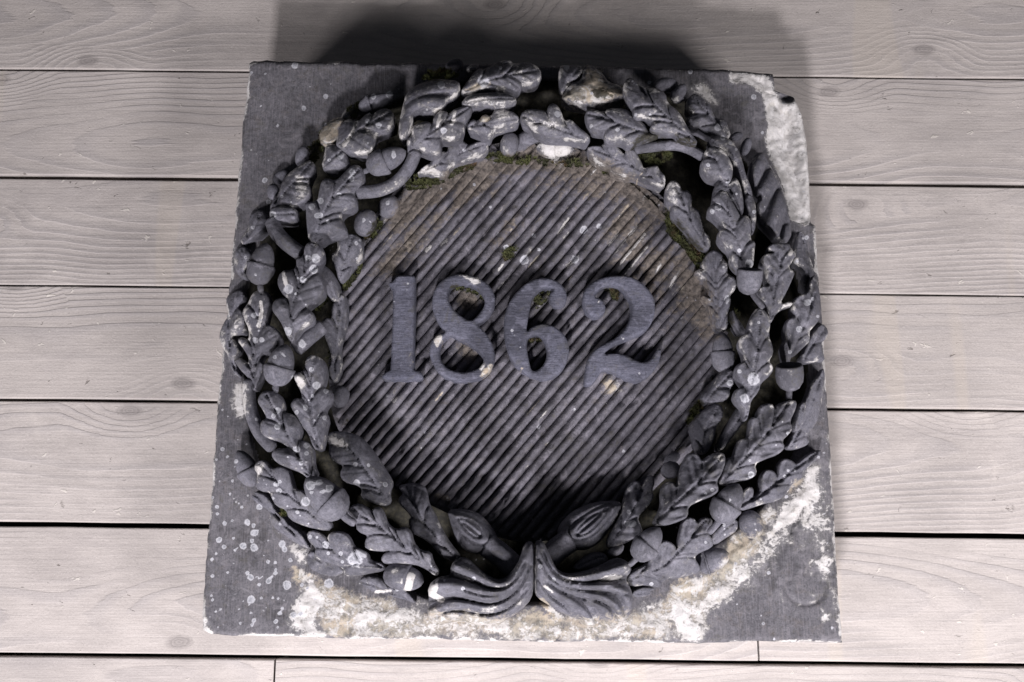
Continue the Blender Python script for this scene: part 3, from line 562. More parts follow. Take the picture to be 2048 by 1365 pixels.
# reeded field
FZ = HS - 0.013
Pf = resample(chaikin(INNER + (INNER - INNER.mean(0)) * 0.06, True, 1), 14)
field = mesh_obj('field', cast(Pf, FZ), [tuple(range(len(Pf)))[::-1]], M_RIDGE, relief, False, masks(Pf))
CLIP = INNER + (INNER - INNER.mean(0)) * 0.05
ang = math.radians(49.5); D = np.array([math.cos(ang), -math.sin(ang)]); Nn = np.array([math.sin(ang), math.cos(ang)])
SP = 24.2 * math.sin(ang); c0 = np.array([1060.0, 690.0])
prof_s = np.array([-0.5, -0.43, -0.30, -0.15, 0.0, 0.15, 0.30, 0.43, 0.5]); prof_h = np.array([0.0, 0.42, 0.80, 0.96, 1.0, 0.95, 0.76, 0.36, 0.0])
tl = np.arange(-760, 760, 7.0)
for k in range(-34, 35):
    c_off = k * SP + random.uniform(-1.2, 1.2); hk = random.uniform(.8, 1.2)
    Lp = c0 + Nn * c_off + tl[:, None] * D
    ok = inside(Lp, CLIP)
    if ok.sum() < 4: continue
    i0, i1 = np.where(ok)[0][[0, -1]]; t = tl[i0:i1 + 1]; t = t + 0.0
    n = len(t); wob = (vnoise(t, k * 3.7, 90, 30) - .5) * 1.6
    S = np.repeat(t[:, None], 9, 1); W = np.repeat((prof_s * SP)[None], n, 0) + wob[:, None]
    Pp = c0 + Nn * c_off + S[..., None] * D + W[..., None] * Nn
    Pp = Pp.reshape(-1, 2)
    wear = fnoise(Pp[:, 0], Pp[:, 1], 42, 31) ; mm = masks(Pp)
    hgt = 0.0112 * hk * (1 - 0.55 * np.clip(mm['dirt'] * 1.2, 0, 1)) * (0.62 + 0.76 * wear)
    ends = np.repeat(np.minimum(np.arange(n), np.arange(n)[::-1])[:, None], 9, 1).reshape(-1)
    mm['dirt'] = np.maximum(mm['dirt'], 0.85 * np.clip((640 - Pp[:, 1]) / 260 + np.clip((Pp[:, 0] - 1180) / 200, 0, .6), 0.12, 1) * np.clip(fnoise(Pp[:, 0] * .64 + Pp[:, 1] * .76, (Pp[:, 0] * .76 - Pp[:, 1] * .64) * .3, 26, 35, 4) * 2.5 - .68, 0, .95)); mm['white'] = np.maximum(mm['white'], 0.13)
    zz = FZ - 0.001 + np.tile(prof_h, n) * hgt + (fnoise(Pp[:, 0], Pp[:, 1], 11, 33) - .5) * 0.0034 - 0.006 * np.clip(fnoise(Pp[:, 0], Pp[:, 1], 17, 37) - .66, 0, .2) * 5 * np.tile(prof_h, n) + mm['dirt'] * 0.004 * (1 - np.tile(prof_h, n))
    ii = np.arange(n * 9).reshape(n, 9); Fr = np.stack([ii[:-1, :-1], ii[1:, :-1], ii[1:, 1:], ii[:-1, 1:]], -1).reshape(-1, 4)
    mesh_obj('ridge', cast(Pp, zz), Fr[:, ::-1], M_RIDGE, field, True, mm)

# ---- generic carved piece from an outline
def carved(name, outl, mat, layer=1, mid=None, rise=0.006, rim=2.6, rim_h=0.0042, dome=30.0, dome_h=0.0085, skirt=0.038, step=2.3,
           veins=True, zbase=None, ridges=None, follow=0.65, ridge_gain=1.0, smooth_n=1, holes=None, parent=None, undercut=4.0, mid_d=0.0042, cup=0.0, noise_h=0.004, bright=None, grooves=None):
    if cup: rim, rim_h, dome_h = 2.4, 0.004, 0.005
    raw = np.asarray(outl, float)
    if area2(raw) < 0: raw = raw[::-1]
    if mid is not None and veins and len(raw) > 9:
        nxt = np.roll(raw, -1, 0); prv = np.roll(raw, 1, 0)
        cr = (raw[:, 0] - prv[:, 0]) * (nxt[:, 1] - raw[:, 1]) - (raw[:, 1] - prv[:, 1]) * (nxt[:, 0] - raw[:, 0])
        sn = cr / (np.linalg.norm(raw - prv, axis=1) * np.linalg.norm(nxt - raw, axis=1) + 1e-9)
        mdl = resample(np.asarray(mid, float), 4, False)
        near = mdl[((raw[:, None] - mdl[None]) ** 2).sum(2).argmin(1)]; dn_ = np.linalg.norm(raw - near, axis=1)
        kq = np.where(sn < -0.2, np.clip((dn_ - 9) / (dn_ + 1e-6), 0, 1) * 0.10, np.where(sn > 0.35, -0.04, 0.0))
        raw = raw + (near - raw) * kq[:, None]
    bnd = resample(chaikin(raw, True, smooth_n), step) if smooth_n else resample(raw, step)
    loops = [bnd]
    for h_ in (holes or []):
        h_ = np.asarray(h_, float)
        if area2(h_) > 0: h_ = h_[::-1]
        loops.append(resample(chaikin(h_, True, 2), step))
    lo, hi = bnd.min(0), bnd.max(0)
    gx, gy = np.meshgrid(np.arange(lo[0], hi[0], step), np.arange(lo[1], hi[1], step * 0.87))
    gx = gx + (np.arange(gx.shape[0]) % 2)[:, None] * step * 0.5
    I = np.stack([gx.ravel(), gy.ravel()], 1)
    I = I + (rng.random(I.shape) - .5) * step * 0.25
    keep = inside(I, bnd) & (poly_dist(I, bnd) > step * 0.55)
    for h_ in loops[1:]: keep &= ~inside(I, h_) & (poly_dist(I, h_) > step * 0.55)
    I = I[keep]
    PP = np.vstack(loops + [I]); edges = []; s0 = 0
    for lp in loops:
        m_ = len(lp); edges += [(s0 + i, s0 + (i + 1) % m_) for i in range(m_)]; s0 += m_
    res = delaunay_2d_cdt([Vector(p) for p in PP], edges, [], 0 if holes else 1, 1e-5)
    if len(res[0]) != len(PP): PP = np.array([(q.x, q.y) for q in res[0]])
    tri = [tuple(f) for f in res[2]]
    if holes:
        T3 = np.array(tri); c_ = PP[T3].mean(1); ok_ = inside(c_, bnd)
        for h_ in loops[1:]: ok_ &= ~inside(c_, h_)
        tri = [tuple(f) for f in T3[ok_]]
    d = poly_dist(PP, bnd)
    for h_ in loops[1:]: d = np.minimum(d, poly_dist(PP, h_))
    e = np.clip(d / rim, 0, 1); zpuff = rim_h * np.sqrt(np.clip(1 - (1 - e) ** 2, 0, 1)) + dome_h * (1 - (1 - np.clip(d / dome, 0, 1)) ** 2)
    cenp = PP.mean(0)
    if zbase is None:
        z0 = HS + layer * 0.0145 - 0.004 + follow * ring(PP) + (1 - follow) * ring(cenp[None])[0]
    else: z0 = np.full(len(PP), zbase)
    if mid is not None:
        mid = np.asarray(mid, float); md = resample(chaikin(mid, False, 2), 5, False)
        dist2 = ((PP[:, None] - md[None]) ** 2).sum(2); tpar = dist2.argmin(1) / (len(md) - 1); dm = np.sqrt(dist2.min(1))
        z0 = z0 + rise * (tpar - 0.35) - rise * 1.6 * np.clip(tpar - 0.75, 0, 1) * 2
        tg = md[-1] - md[0]; tg = tg / (np.linalg.norm(tg) + 1e-9); jj = dist2.argmin(1); tl_ = np.gradient(md, axis=0)[jj]
        sg = np.sign(tl_[:, 0] * (PP[:, 1] - md[jj, 1]) - tl_[:, 1] * (PP[:, 0] - md[jj, 0])) * dm
        roll = random.uniform(-.34, .34); fold = random.uniform(.08, .26) if cup else random.uniform(-.22, .12)
        z0 = z0 + mpp(HS) * (roll * np.clip(sg, -45, 45) + fold * np.clip(dm, 0, 40)) + random.uniform(-.004, .004)
        fade = np.clip(d / 6, 0, 1)
        zpuff -= mid_d * 1.5 * np.exp(-np.abs(dm / 2.2) ** 1.2) * fade
        if cup: zpuff += cup * np.clip(d / 14, 0, 1) * (np.exp(-(dm / 16) ** 2) - 0.45 * np.exp(-((dm - 26) / 12) ** 2))
        if veins:
            nxt = np.roll(raw, -1, 0); prv = np.roll(raw, 1, 0)
            cr = (raw[:, 0] - prv[:, 0]) * (nxt[:, 1] - raw[:, 1]) - (raw[:, 1] - prv[:, 1]) * (nxt[:, 0] - raw[:, 0])
            la = np.linalg.norm(raw - prv, axis=1) * np.linalg.norm(nxt - raw, axis=1); sn = cr / (la + 1e-9)
            for i in np.where(sn < -0.25)[0]:
                j = ((md - raw[i]) ** 2).sum(1).argmin(); j = max(0, int(j - len(md) * 0.14))
                tgt = raw[i] + (md[j] - raw[i]) * 0.86
                lv = np.stack([raw[i], raw[i] * .45 + tgt * .55 + (md[-1] - md[0]) * 0.02, tgt])
                zpuff -= (0.0052 if cup else 0.0085) * np.exp(-np.abs(line_dist(PP, lv) / 2.1) ** 1.05)
            for i in np.where(sn > 0.30)[0]:
                j = ((md - raw[i]) ** 2).sum(1).argmin(); j = max(0, int(j - len(md) * 0.16))
                zpuff -= (0.0014 + cup * 0.25) * np.exp(-(line_dist(PP, np.stack([raw[i], md[j]])) / (5.5 if cup else 2.6)) ** 2) * np.clip(d / 8, 0, 1)
    if ridges:
        rv = np.zeros(len(PP))
        for path, r, hh in ridges:
            pth = resample(chaikin(path, False, 2), 5, False); q = np.clip(line_dist(PP, pth) / r, 0, 1)
            rv = np.maximum(rv, hh * np.sqrt(np.clip(1 - q ** 2, 0, 1)))
        zpuff = zpuff * 0.55 + ridge_gain * rv * np.clip(d / 5 + 0.25, 0, 1)
    for path, r, hh in (grooves or []):
        zpuff = zpuff - hh * np.exp(-(line_dist(PP, resample(chaikin(path, False, 2), 5, False)) / r) ** 2) * np.clip(d / 4 + .3, 0, 1)
    zz = z0 + zpuff + (fnoise(PP[:, 0], PP[:, 1], 40, 41 + layer) - .5) * noise_h * np.clip(d / 8, 0, 1)
    V = cast(PP, zz); att = masks(PP)
    if mat is M_LEAF:
        nzw = fnoise(PP[:, 0], PP[:, 1], 22, 51); topf = np.clip((420 - PP[:, 1]) / 200, 0, 1)
        att['white'] = np.maximum(att['white'], 0.19 + np.clip(np.where(PP[:, 1] > 720, .30, .46) - d / 22, 0, 1) * np.clip(nzw * 4.0 - 1.75, 0, 1.25) + 0.12 * topf)
        att['tan'] = np.maximum(att['tan'], 0.10 + 0.20 * topf * np.clip(nzw * 2 - .4, 0, 1.3))
    if bright: att[bright[0]] = np.maximum(att[bright[0]], bright[1])
    F = []
    for f in tri:
        a, b_, c_ = PP[list(f)]; e1, e2 = b_ - a, c_ - a
        F.append(f if e1[0] * e2[1] - e1[1] * e2[0] < 0 else f[::-1])
    # sides, undercut like carved work
    s0 = 0; nV = len(V); Vs = [V]; src = []
    for lp in loops:
        m_ = len(lp); ids = np.arange(s0, s0 + m_); s0 += m_
        W = V[ids]; tang = np.roll(W, -1, 0)[:, :2] - np.roll(W, 1, 0)[:, :2]; tang /= np.linalg.norm(tang, axis=1)[:, None] + 1e-9
        nrm = np.stack([-tang[:, 1], tang[:, 0]], 1)
        if area2(W[:, :2]) > 0: inw = nrm
        else: inw = -nrm
        if lp is not bnd: inw = -inw
        prev = ids
        for dz_, ins in ((0.3, -0.0010), (1.0, undercut * 0.0007)):
            Wk = W.copy(); Wk[:, :2] += inw * ins; Wk[:, 2] -= skirt * dz_
            st = nV; nV += m_; cur = np.arange(st, st + m_); Vs.append(Wk); src.append(ids)
            ccw = (area2(W[:, :2]) > 0) == (lp is bnd)
            for i in range(m_):
                j = (i + 1) % m_
                F.append((cur[i], cur[j], prev[j], prev[i]) if ccw else (prev[i], prev[j], cur[j], cur[i]))
            prev = cur
    sid = np.concatenate(src); att = {k: np.r_[a, a[sid] * (0.4 if k in ('spot', 'white') else 1)] for k, a in att.items()}
    return mesh_obj(name, np.vstack(Vs), F, mat, parent or relief, True, att)
def leaf(zone, pts, layer=1, mid=None, **kw):
    return carved('leaf', px(zone, pts), M_LEAF, layer, None if mid is None else px(zone, mid), **kw)

# ---- turned pieces: acorns, buds, branches
def lathe(name, A, B, prof, mat, parent, segs=20, bump=0.0, seed=0):
    A = np.asarray(A, float); B = np.asarray(B, float); ax = B - A; L = np.linalg.norm(ax); ax /= L
    s = np.cross(ax, [0, 0, 1.0]); s /= np.linalg.norm(s); t_ = np.cross(s, ax)
    V = []; 
    for i, (u_, r_) in enumerate(prof):
        for k in range(segs):
            a = 2 * math.pi * k / segs; rr = r_
            if bump: rr = r_ * (1 + bump * (vnoise(u_ * 9, k * 0.9, 1.0, seed) - .5))
            V.append(A + ax * (u_ * L) + (s * math.cos(a) + t_ * math.sin(a)) * rr)
    V = np.array(V); F = []; n = len(prof)
    for i in range(n - 1):
        for k in range(segs):
            j = (k + 1) % segs; F.append((i * segs + k, i * segs + j, (i + 1) * segs + j, (i + 1) * segs + k))
    F.append(tuple(range(segs))[::-1]); F.append(tuple(range((n - 1) * segs, n * segs)))
    # photo pixels of the points, for the weathering
    P2 = to_px(V)
    o = mesh_obj(name, V, F, mat, parent, True, masks(P2))
    return o
def to_px(V):
    x, y, z_ = V[:, 0], V[:, 1], V[:, 2] - CAMH
    yc = y * CT + z_ * ST; zc = -y * ST + z_ * CT
    return np.stack([1024 + FPX * x / -zc, 682.5 - FPX * yc / -zc], 1)
nac = [0]
def acorn(zone, c, t, r, layer=1, cupfrac=0.46, dz=0.004, hollow=False, stem=None):
    if hollow: dz = 0.008
    nac[0] += 1; sd = nac[0]
    pc, pt = px(zone, [c, t]); rp = zs(zone, r)
    zc = HS + layer * 0.0145 + 0.006 + ring(((pc + pt) / 2)[None])[0]
    R = rp * 0.93 * mpp(zc); zc += R * 0.35
    A = cast([pc], zc - dz)[0]; B = cast([pt], zc + dz)[0]; L = np.linalg.norm(B - A)
    cw = [(0.0, .12), (.03, .45), (.09, .72), (.18, .92), (.30, 1.04), (cupfrac - .06, 1.10), (cupfrac - .01, 1.09), (cupfrac, 1.03), (cupfrac + .005, .88)]
    if hollow:
        cupf = [(0.0, .12), (.04, .42), (.14, .72), (.32, .93), (.6, 1.03), (.92, 1.02), (.98, .98), (.99, .86), (.8, .74), (.6, .55), (.5, .2)]
        o = lathe('acorn', A, B, [(u_, q * R) for u_, q in cupf], M_LEAF, relief, 22, 0.10, sd)
        tag(o, 'empty acorn cup')
    else:
        u0 = cupfrac - .10; nt_ = []
        for k in range(13):
            a = k / 12; uu = u0 + (1 - u0) * a
            q = 0.93 * max(0, 1 - max(0, (a - .18) / .82) ** 2.0) ** 0.62; nt_.append((uu, max(q, 0.03) * R))
        o = lathe('acorn', A, B, nt_, M_LEAF, relief, 22, 0.05, sd)
        lathe('acorn_cup', A, B, [(u_, q * R) for u_, q in cw], M_LEAF, o, 26, 0.15, sd + 50)
    if stem:
        branch(zone, stem, r * 0.22, layer, name='stalk', parent=o, grooves=0)
    return o
def bud(zone, c, rx, ry, ang_=0.0, layer=0):
    nac[0] += 1
    pc = px(zone, [c])[0]; a = math.radians(ang_); ra, rb = zs(zone, rx), zs(zone, ry)
    dv = np.array([math.cos(a), -math.sin(a)]) * ra
    zc = HS + layer * 0.0145 + 0.004 + ring(pc[None])[0]; R = rb * mpp(zc); zc += R * 0.2
    A = cast([pc - dv], zc)[0]; B = cast([pc + dv], zc)[0]
    pr = [(0.5 - 0.5 * math.cos(math.pi * k / 14), max(0.02, math.sin(math.pi * k / 14)) ** 0.85 * R) for k in range(15)]
    return lathe('bud', A, B, pr, M_LEAF, relief, 20, 0.07, nac[0])
def branch(zone, pts, r, layer=1, name='branch', parent=None, grooves=9, taper=1.0, dzs=None, gdepth=0.10):
    pp = resample(chaikin(px(zone, pts), False, 2), 4.5, False); n = len(pp)
    zc = HS + layer * 0.0145 + 0.004 + ring(pp)
    zc = np.convolve(np.r_[[zc[0]] * 4, zc, [zc[-1]] * 4], np.ones(9) / 9, 'valid')
    if dzs is not None: zc = zc + np.interp(np.linspace(0, 1, n), np.linspace(0, 1, len(dzs)), dzs)
    C = cast(pp, zc); R = zs(zone, r) * mpp(zc.mean()); segs = 26 if grooves else 12; V = []
    T = np.gradient(C, axis=0); T /= np.linalg.norm(T, axis=1)[:, None]
    for i in range(n):
        s = np.cross(T[i], [0, 0, 1.0]); s /= np.linalg.norm(s); u_ = np.cross(s, T[i])
        e = min(i, n - 1 - i); q = R * (taper + (1 - taper) * (1 - i / (n - 1))) * (0.72 if e == 0 else 1.0)
        for k in range(segs):
            a = 2 * math.pi * k / segs
            g = 1 + (gdepth * (abs(math.sin(grooves * a / 2 + 0.25 * math.sin(i * .12))) - .6) if grooves else 0)
            V.append(C[i] + (s * math.cos(a) + u_ * math.sin(a)) * q * g)
    V = np.array(V); F = []
    for i in range(n - 1):
        for k in range(segs):
            j = (k + 1) % segs; F.append((i * segs + k, i * segs + j, (i + 1) * segs + j, (i + 1) * segs + k))
    F.append(tuple(range(segs))[::-1]); F.append(tuple(range((n - 1) * segs, n * segs)))
    return mesh_obj(name, V, F, M_LEAF, parent or relief, True, masks(to_px(V)))

# ================================================================== numerals
def numeral(zone, pts, holes=(), txt=''):
    o = carved('numeral', px(zone, pts), M_NUM, 0, zbase=HS + 0.018, rim=2.6, rim_h=0.0022, dome=30, dome_h=0.0006, skirt=0.030, step=3.2,
               holes=[px(zone, h) for h in holes], undercut=-1.2, noise_h=0.001, smooth_n=1 if txt == '1' else 2)
    o['label'] = 'raised numeral ' + txt
numeral('K', [(512,343),(490,348),(470,380),(435,397),(440,415),(466,425),(460,700),(448,985),(440,992),(395,1018),(386,1052),(500,1053),(665,1052),(655,1000),(610,994),(600,985),(606,700),(612,360),(604,345)], txt='1')
numeral('K', [(930,333),(1030,355),(1110,398),(1155,465),(1160,535),(1132,602),(1082,650),(1030,676),(1080,718),(1130,788),(1157,870),(1150,945),(1110,1012),(1040,1052),(950,1068),(860,1057),(788,1020),(738,950),(710,870),(724,800),(768,748),(835,733),(790,690),(750,620),(728,540),(743,450),(788,383),(860,343)],
        [[(960,392),(1040,428),(1093,490),(1093,550),(1052,612),(995,664),(920,622),(860,562),(828,490),(848,420),(900,398)],
         [(862,742),(920,778),(1000,818),(1060,868),(1092,920),(1062,972),(1000,1002),(920,1008),(838,987),(793,940),(773,880),(788,800),(830,760)]], '8')
numeral('L', [(290,358),(360,368),(425,408),(458,470),(448,535),(400,556),(350,535),(335,490),(350,455),(378,438),(330,420),(270,435),(225,480),(200,560),(185,650),(178,740),(215,697),(280,673),(350,683),(422,728),(468,800),(472,880),(442,962),(390,1022),(310,1053),(220,1037),(130,982),(68,900),(38,800),(26,690),(38,590),(78,500),(150,420),(220,373)],
        [[(215,748),(265,743),(310,790),(327,860),(316,930),(270,988),(213,1004),(193,920),(178,830),(184,770)]], '6')
numeral('L', [(565,500),(583,430),(650,378),(740,348),(850,346),(932,368),(1002,428),(1048,490),(1062,560),(1048,640),(1012,702),(950,747),(860,782),(780,812),(722,860),(708,888),(780,873),(860,888),(920,925),(980,942),(1036,917),(1075,850),(1102,845),(1093,920),(1052,992),(1000,1042),(940,1068),(870,1052),(800,1012),(730,985),(690,992),(650,1062),(612,1095),(575,1082),(588,1000),(598,920),(638,860),(700,818),(800,768),(860,708),(895,640),(905,560),(882,490),(840,430),(780,405),(710,410),(660,450),(638,492),(690,506),(722,550),(712,602),(670,628),(618,617),(578,570)], txt='2')

# ================================================================== wreath, upper left
leaf('A', [(470,1310),(455,1200),(450,1100),(445,1040),(525,1035),(540,960),(560,895),(600,878),(650,895),(720,830),(770,783),(825,795),(848,850),(830,920),(775,985),(798,1030),(770,1070),(705,1110),(700,1150),(722,1230),(710,1250),(600,1280),(540,1322)], 2, [(500,1320),(590,1050),(810,820)])
leaf('A', [(655,640),(678,520),(740,468),(795,495),(880,425),(905,445),(930,420),(990,398),(1042,418),(1052,480),(1020,540),(938,575),(925,590),(920,640),(900,685),(830,708),(760,700),(720,690),(660,655)], 2, [(670,655),(800,550),(1030,430)])
leaf('A', [(585,650),(650,638),(712,680),(735,740),(748,790),(680,815),(600,822),(553,800),(575,720)], 1, [(570,800),(640,730),(700,690)])
leaf('A', [(545,560),(590,500),(680,463),(718,475),(690,520),(670,600),(640,640),(575,636),(535,610)], 1, rim_h=.012, noise_h=.012)
acorn('A', (812,402), (1058,312), 66, 0, 0.34)
acorn('A', (868,815), (1133,690), 92, 1, 0.47, stem=[(840,835),(885,815)])
leaf('A', [(205,1100),(208,1050),(265,985),(295,880),(360,820),(440,765),(490,752),(512,790),(490,840),(475,880),(470,920),(478,960),(460,1010),(380,1065),(250,1075)], 1, [(220,1080),(340,930),(490,770)])
leaf('A', [(198,1090),(250,1062),(380,1075),(392,1130),(372,1168),(260,1168),(208,1180)], 2, [(210,1120),(300,1120),(385,1115)])
bud('A', (425,728), 72, 48, 75, 0)
bud('A', (282,868), 60, 45, 40, -1); bud('A', (226,970), 55, 42, 90, 0)
leaf('A', [(65,1130),(115,1085),(180,1110),(195,1180),(155,1230),(85,1290),(20,1335),(0,1300),(55,1220)], 0, [(20,1320),(110,1200),(150,1100)])
branch('A', [(790,975),(950,965),(1075,905),(1160,800),(1200,690)], 46, 1)
bud('A', (1015,1072), 80, 74, 60, -1); bud('A', (857,1182), 92, 78, 70, 0)
branch('E', [(425,70),(445,150),(520,230),(625,305)], 52, 1)
leaf('A', [(690,450),(730,390),(790,380),(800,420),(740,470),(700,480)], -1, rim_h=.006)
# ---- left flank
acorn('E', (318,512), (388,226), 96, 2, 0.48, stem=[(340,505),(350,560)])
leaf('E', [(163,330),(180,260),(230,243),(285,290),(270,350),(240,400),(252,470),(200,452),(165,400)], 0, [(215,460),(215,350),(230,250)])
leaf('E', [(700,218),(752,240),(777,300),(748,380),(742,430),(777,500),(770,570),(720,620),(660,668),(702,710),(692,760),(640,800),(590,870),(565,925),(535,890),(500,800),(460,730),(423,680),(440,620),(490,598),(525,605),(480,550),(462,490),(490,418),(560,408),(588,380),(588,330),(640,312),(645,260),(668,223)], 3, [(560,915),(550,680),(620,520),(705,230)])
leaf('E', [(340,543),(392,560),(412,620),(392,700),(375,785),(420,788),(467,840),(478,890),(430,950),(370,980),(335,1020),(370,1060),(340,1150),(300,1255),(265,1150),(190,1070),(173,1020),(215,1008),(255,1050),(268,1015),(230,950),(188,890),(220,868),(262,890),(265,820),(230,740),(223,690),(258,640),(290,570)], 2, [(300,1210),(300,980),(330,760),(355,560)])
leaf('E', [(112,600),(150,560),(220,540),(238,600),(190,660),(220,690),(242,760),(230,830),(160,850),(150,880),(200,940),(172,1010),(182,1080),(202,1145),(150,1100),(128,1010),(78,920),(62,860),(88,780),(130,720),(113,660)], 0, [(180,1130),(110,860),(170,560)])
acorn('E', (440,1202), (522,918), 104, 2, 0.46, stem=[(450,1195),(445,1250)])
branch('E', [(575,955),(650,890),(768,790)], 56, 1)
leaf('E', [(745,368),(800,388),(852,450),(892,540),(887,622),(830,622),(788,560),(748,470)], 0, [(850,620),(810,480),(760,380)])
leaf('E', [(830,640),(870,622),(892,568),(932,598),(942,720),(927,800),(882,960),(907,1080),(850,1192),(798,1100),(832,1030),(820,960),(788,880),(758,780),(788,733),(832,742)], 0, [(850,1180),(860,900),(890,620)])
leaf('E', [(985,165),(1035,200),(1042,270),(1032,330),(980,380),(920,470),(880,492),(858,400),(818,310),(868,280),(870,190),(925,162)], 0, [(880,480),(920,340),(970,180)])
leaf('G', [(770,-243),(832,-212),(862,-150),(852,-60),(835,-20),(892,10),(893,70),(848,140),(872,190),(862,260),(852,350),(830,422),(770,400),(740,300),(690,240),(640,160),(618,100),(650,55),(690,62),(690,20),(655,-50),(636,-112),(690,-122),(715,-150),(722,-212)], 3, [(810,415),(760,200),(745,0),(780,-230)])
bud('E', (895,1280), 76, 64, 90, -1)
# ---- lower left
leaf('G', [(440,5),(512,15),(562,60),(572,120),(565,152),(632,168),(682,220),(692,280),(675,342),(720,353),(757,380),(772,430),(772,500),(802,578),(740,607),(680,560),(600,530),(520,490),(488,440),(520,398),(580,402),(600,392),(540,350),(450,320),(413,280),(420,208),(455,200),(430,140),(393,80),(405,38)], 3, [(765,595),(650,420),(560,230),(455,40)])
branch('G', [(338,-70),(335,60),(355,180),(410,310),(500,400)], 44, 1, grooves=7)
acorn('G', (378,655), (258,412), 76, 0, 0.45)
leaf('G', [(388,488),(440,477),(485,545),(540,523),(602,538),(622,600),(645,685),(700,688),(742,740),(782,790),(852,850),(905,932),(860,962),(770,945),(690,920),(610,880),(580,820),(520,790),(490,740),(470,700),(400,682),(378,640),(392,580),(367,530)], 2, [(885,950),(700,800),(560,670),(410,500)])
acorn('G', (985,858), (722,602), 122, 3, 0.40, stem=[(960,835),(1000,880),(1060,915)])
leaf('G', [(870,298),(920,283),(990,283),(1092,320),(1182,420),(1242,510),(1292,590),(1312,640),(1290,700),(1302,770),(1250,792),(1160,760),(1098,730),(1102,682),(1060,650),(980,620),(957,570),(975,520),(920,490),(883,450),(878,380),(858,330)], 2, [(1290,785),(1180,620),(1060,450),(910,300)])
leaf('G', [(340,690),(400,698),(450,720),(492,770),(503,820),(570,870),(602,920),(682,970),(722,1030),(752,1088),(680,1062),(600,1012),(520,962),(468,900),(478,830),(400,790),(348,742)], -0.5, [(740,1080),(580,930),(470,790),(350,700)])
leaf('G', [(728,970),(790,958),(850,1000),(868,1015),(880,978),(950,968),(1012,1000),(1052,1070),(1092,1090),(1142,1120),(1160,1170),(1255,1190),(1255,1232),(1150,1252),(1050,1272),(988,1268),(978,1220),(900,1192),(800,1152),(783,1110),(790,1080),(738,1030)], 2, [(1250,1212),(1050,1190),(900,1100),(750,970)])
leaf('G', [(728,1130),(770,1093),(800,1130),(870,1175),(960,1200),(985,1240),(930,1285),(850,1275),(780,1245),(723,1190)], 0, [(960,1250),(850,1200),(750,1120)])
leaf('I', [(-25,425),(0,383),(60,368),(120,398),(150,425),(160,400),(200,393),(232,440),(252,500),(310,548),(370,528),(412,560),(432,630),(482,690),(547,700),(562,760),(612,842),(580,862),(520,812),(440,782),(330,777),(240,775),(213,742),(235,702),(280,692),(200,692),(108,672),(103,620),(120,590),(50,552),(38,510),(18,490)], 2.5, [(605,852),(420,710),(280,580),(0,395)])
leaf('I', [(328,250),(370,233),(440,228),(502,250),(522,290),(542,370),(582,450),(622,540),(682,640),(742,710),(752,742),(700,762),(620,722),(550,642),(480,592),(420,562),(398,480),(420,460),(380,410),(333,360),(338,320),(365,300)], 1, [(735,745),(580,600),(460,430),(380,240)])
acorn('I', (232,840), (503,902), 88, 1, 0.62)
leaf('I', [(45,900),(110,858),(200,868),(262,930),(335,958),(425,1045),(330,1012),(230,1002),(150,1012),(68,992)], -1.2, [(400,1030),(230,950),(80,900)], noise_h=.008)
leaf('I', [(290,950),(350,930),(430,1000),(450,1050),(370,1020)], -0.6, rim_h=.006)

# ================================================================== cut branch ends and ribbon leaves at the foot of the wreath
def cut_end(zone, tear, stem, loops, r, core):
    close = lambda lp: px(zone, list(lp) + [lp[0]])
    o = carved('cut_branch_end', px(zone, tear), M_LEAF, 0.9, rim=10, rim_h=.011, dome=34, dome_h=.014, skirt=.05, follow=.3, noise_h=.001, step=3.0,
               grooves=[(close(lp), 2.2, .0042) for lp in loops] + [(px(zone, core), 3.0, .006)])
    branch(zone, stem, r, 0.2, name='branch', parent=o, grooves=0, dzs=(0.0, -0.012))
    return o
cut_end('I', [(665,412),(740,403),(820,413),(892,443),(952,510),(1002,590),(1008,645),(960,692),(880,712),(800,692),(738,650),(712,590),(678,480)], [(920,640),(1010,700),(1130,810)],
        [[(680,425),(760,430),(850,460),(930,520),(965,600),(930,650),(860,650),(780,600),(720,520)], [(735,468),(810,480),(885,530),(905,590),(870,608),(810,570),(760,510)]], 78, [(770,495),(880,585)])
cut_end('J', [(832,358),(760,348),(690,353),(600,373),(500,418),(428,490),(398,540),(403,605),(450,652),(520,682),(590,682),(670,642),(732,570),(782,490),(822,410)], [(490,610),(400,670),(300,760)],
        [[(810,368),(720,375),(610,420),(500,500),(462,570),(480,612),(550,618),(640,580),(720,490),(780,420)], [(745,402),(650,440),(560,505),(505,570),(530,592),(600,570),(680,490)]], 78, [(690,440),(530,575)])
def ribbon(zone, outl, paths, gr):
    o = carved('ribbon_leaf', px(zone, outl), M_LEAF, 1.6, rim=9, rim_h=.012, dome=40, dome_h=.010, skirt=.07, follow=.6, noise_h=.002, step=3.6,
               ridges=[(px(zone, p), zs(zone, r) * .82, h * 1.15) for p, r, h in paths], undercut=9, grooves=[(px(zone, g), 2.6, .008) for g in gr] + [((resample(px(zone, a), 1, False)[:: max(1, len(resample(px(zone, a), 1, False)) // 14)][:13] * .5 + resample(px(zone, b), 1, False)[:: max(1, len(resample(px(zone, b), 1, False)) // 14)][:13] * .5), 1.7, .0035) for a, b in zip(gr[:2], gr[1:3])])
    return o
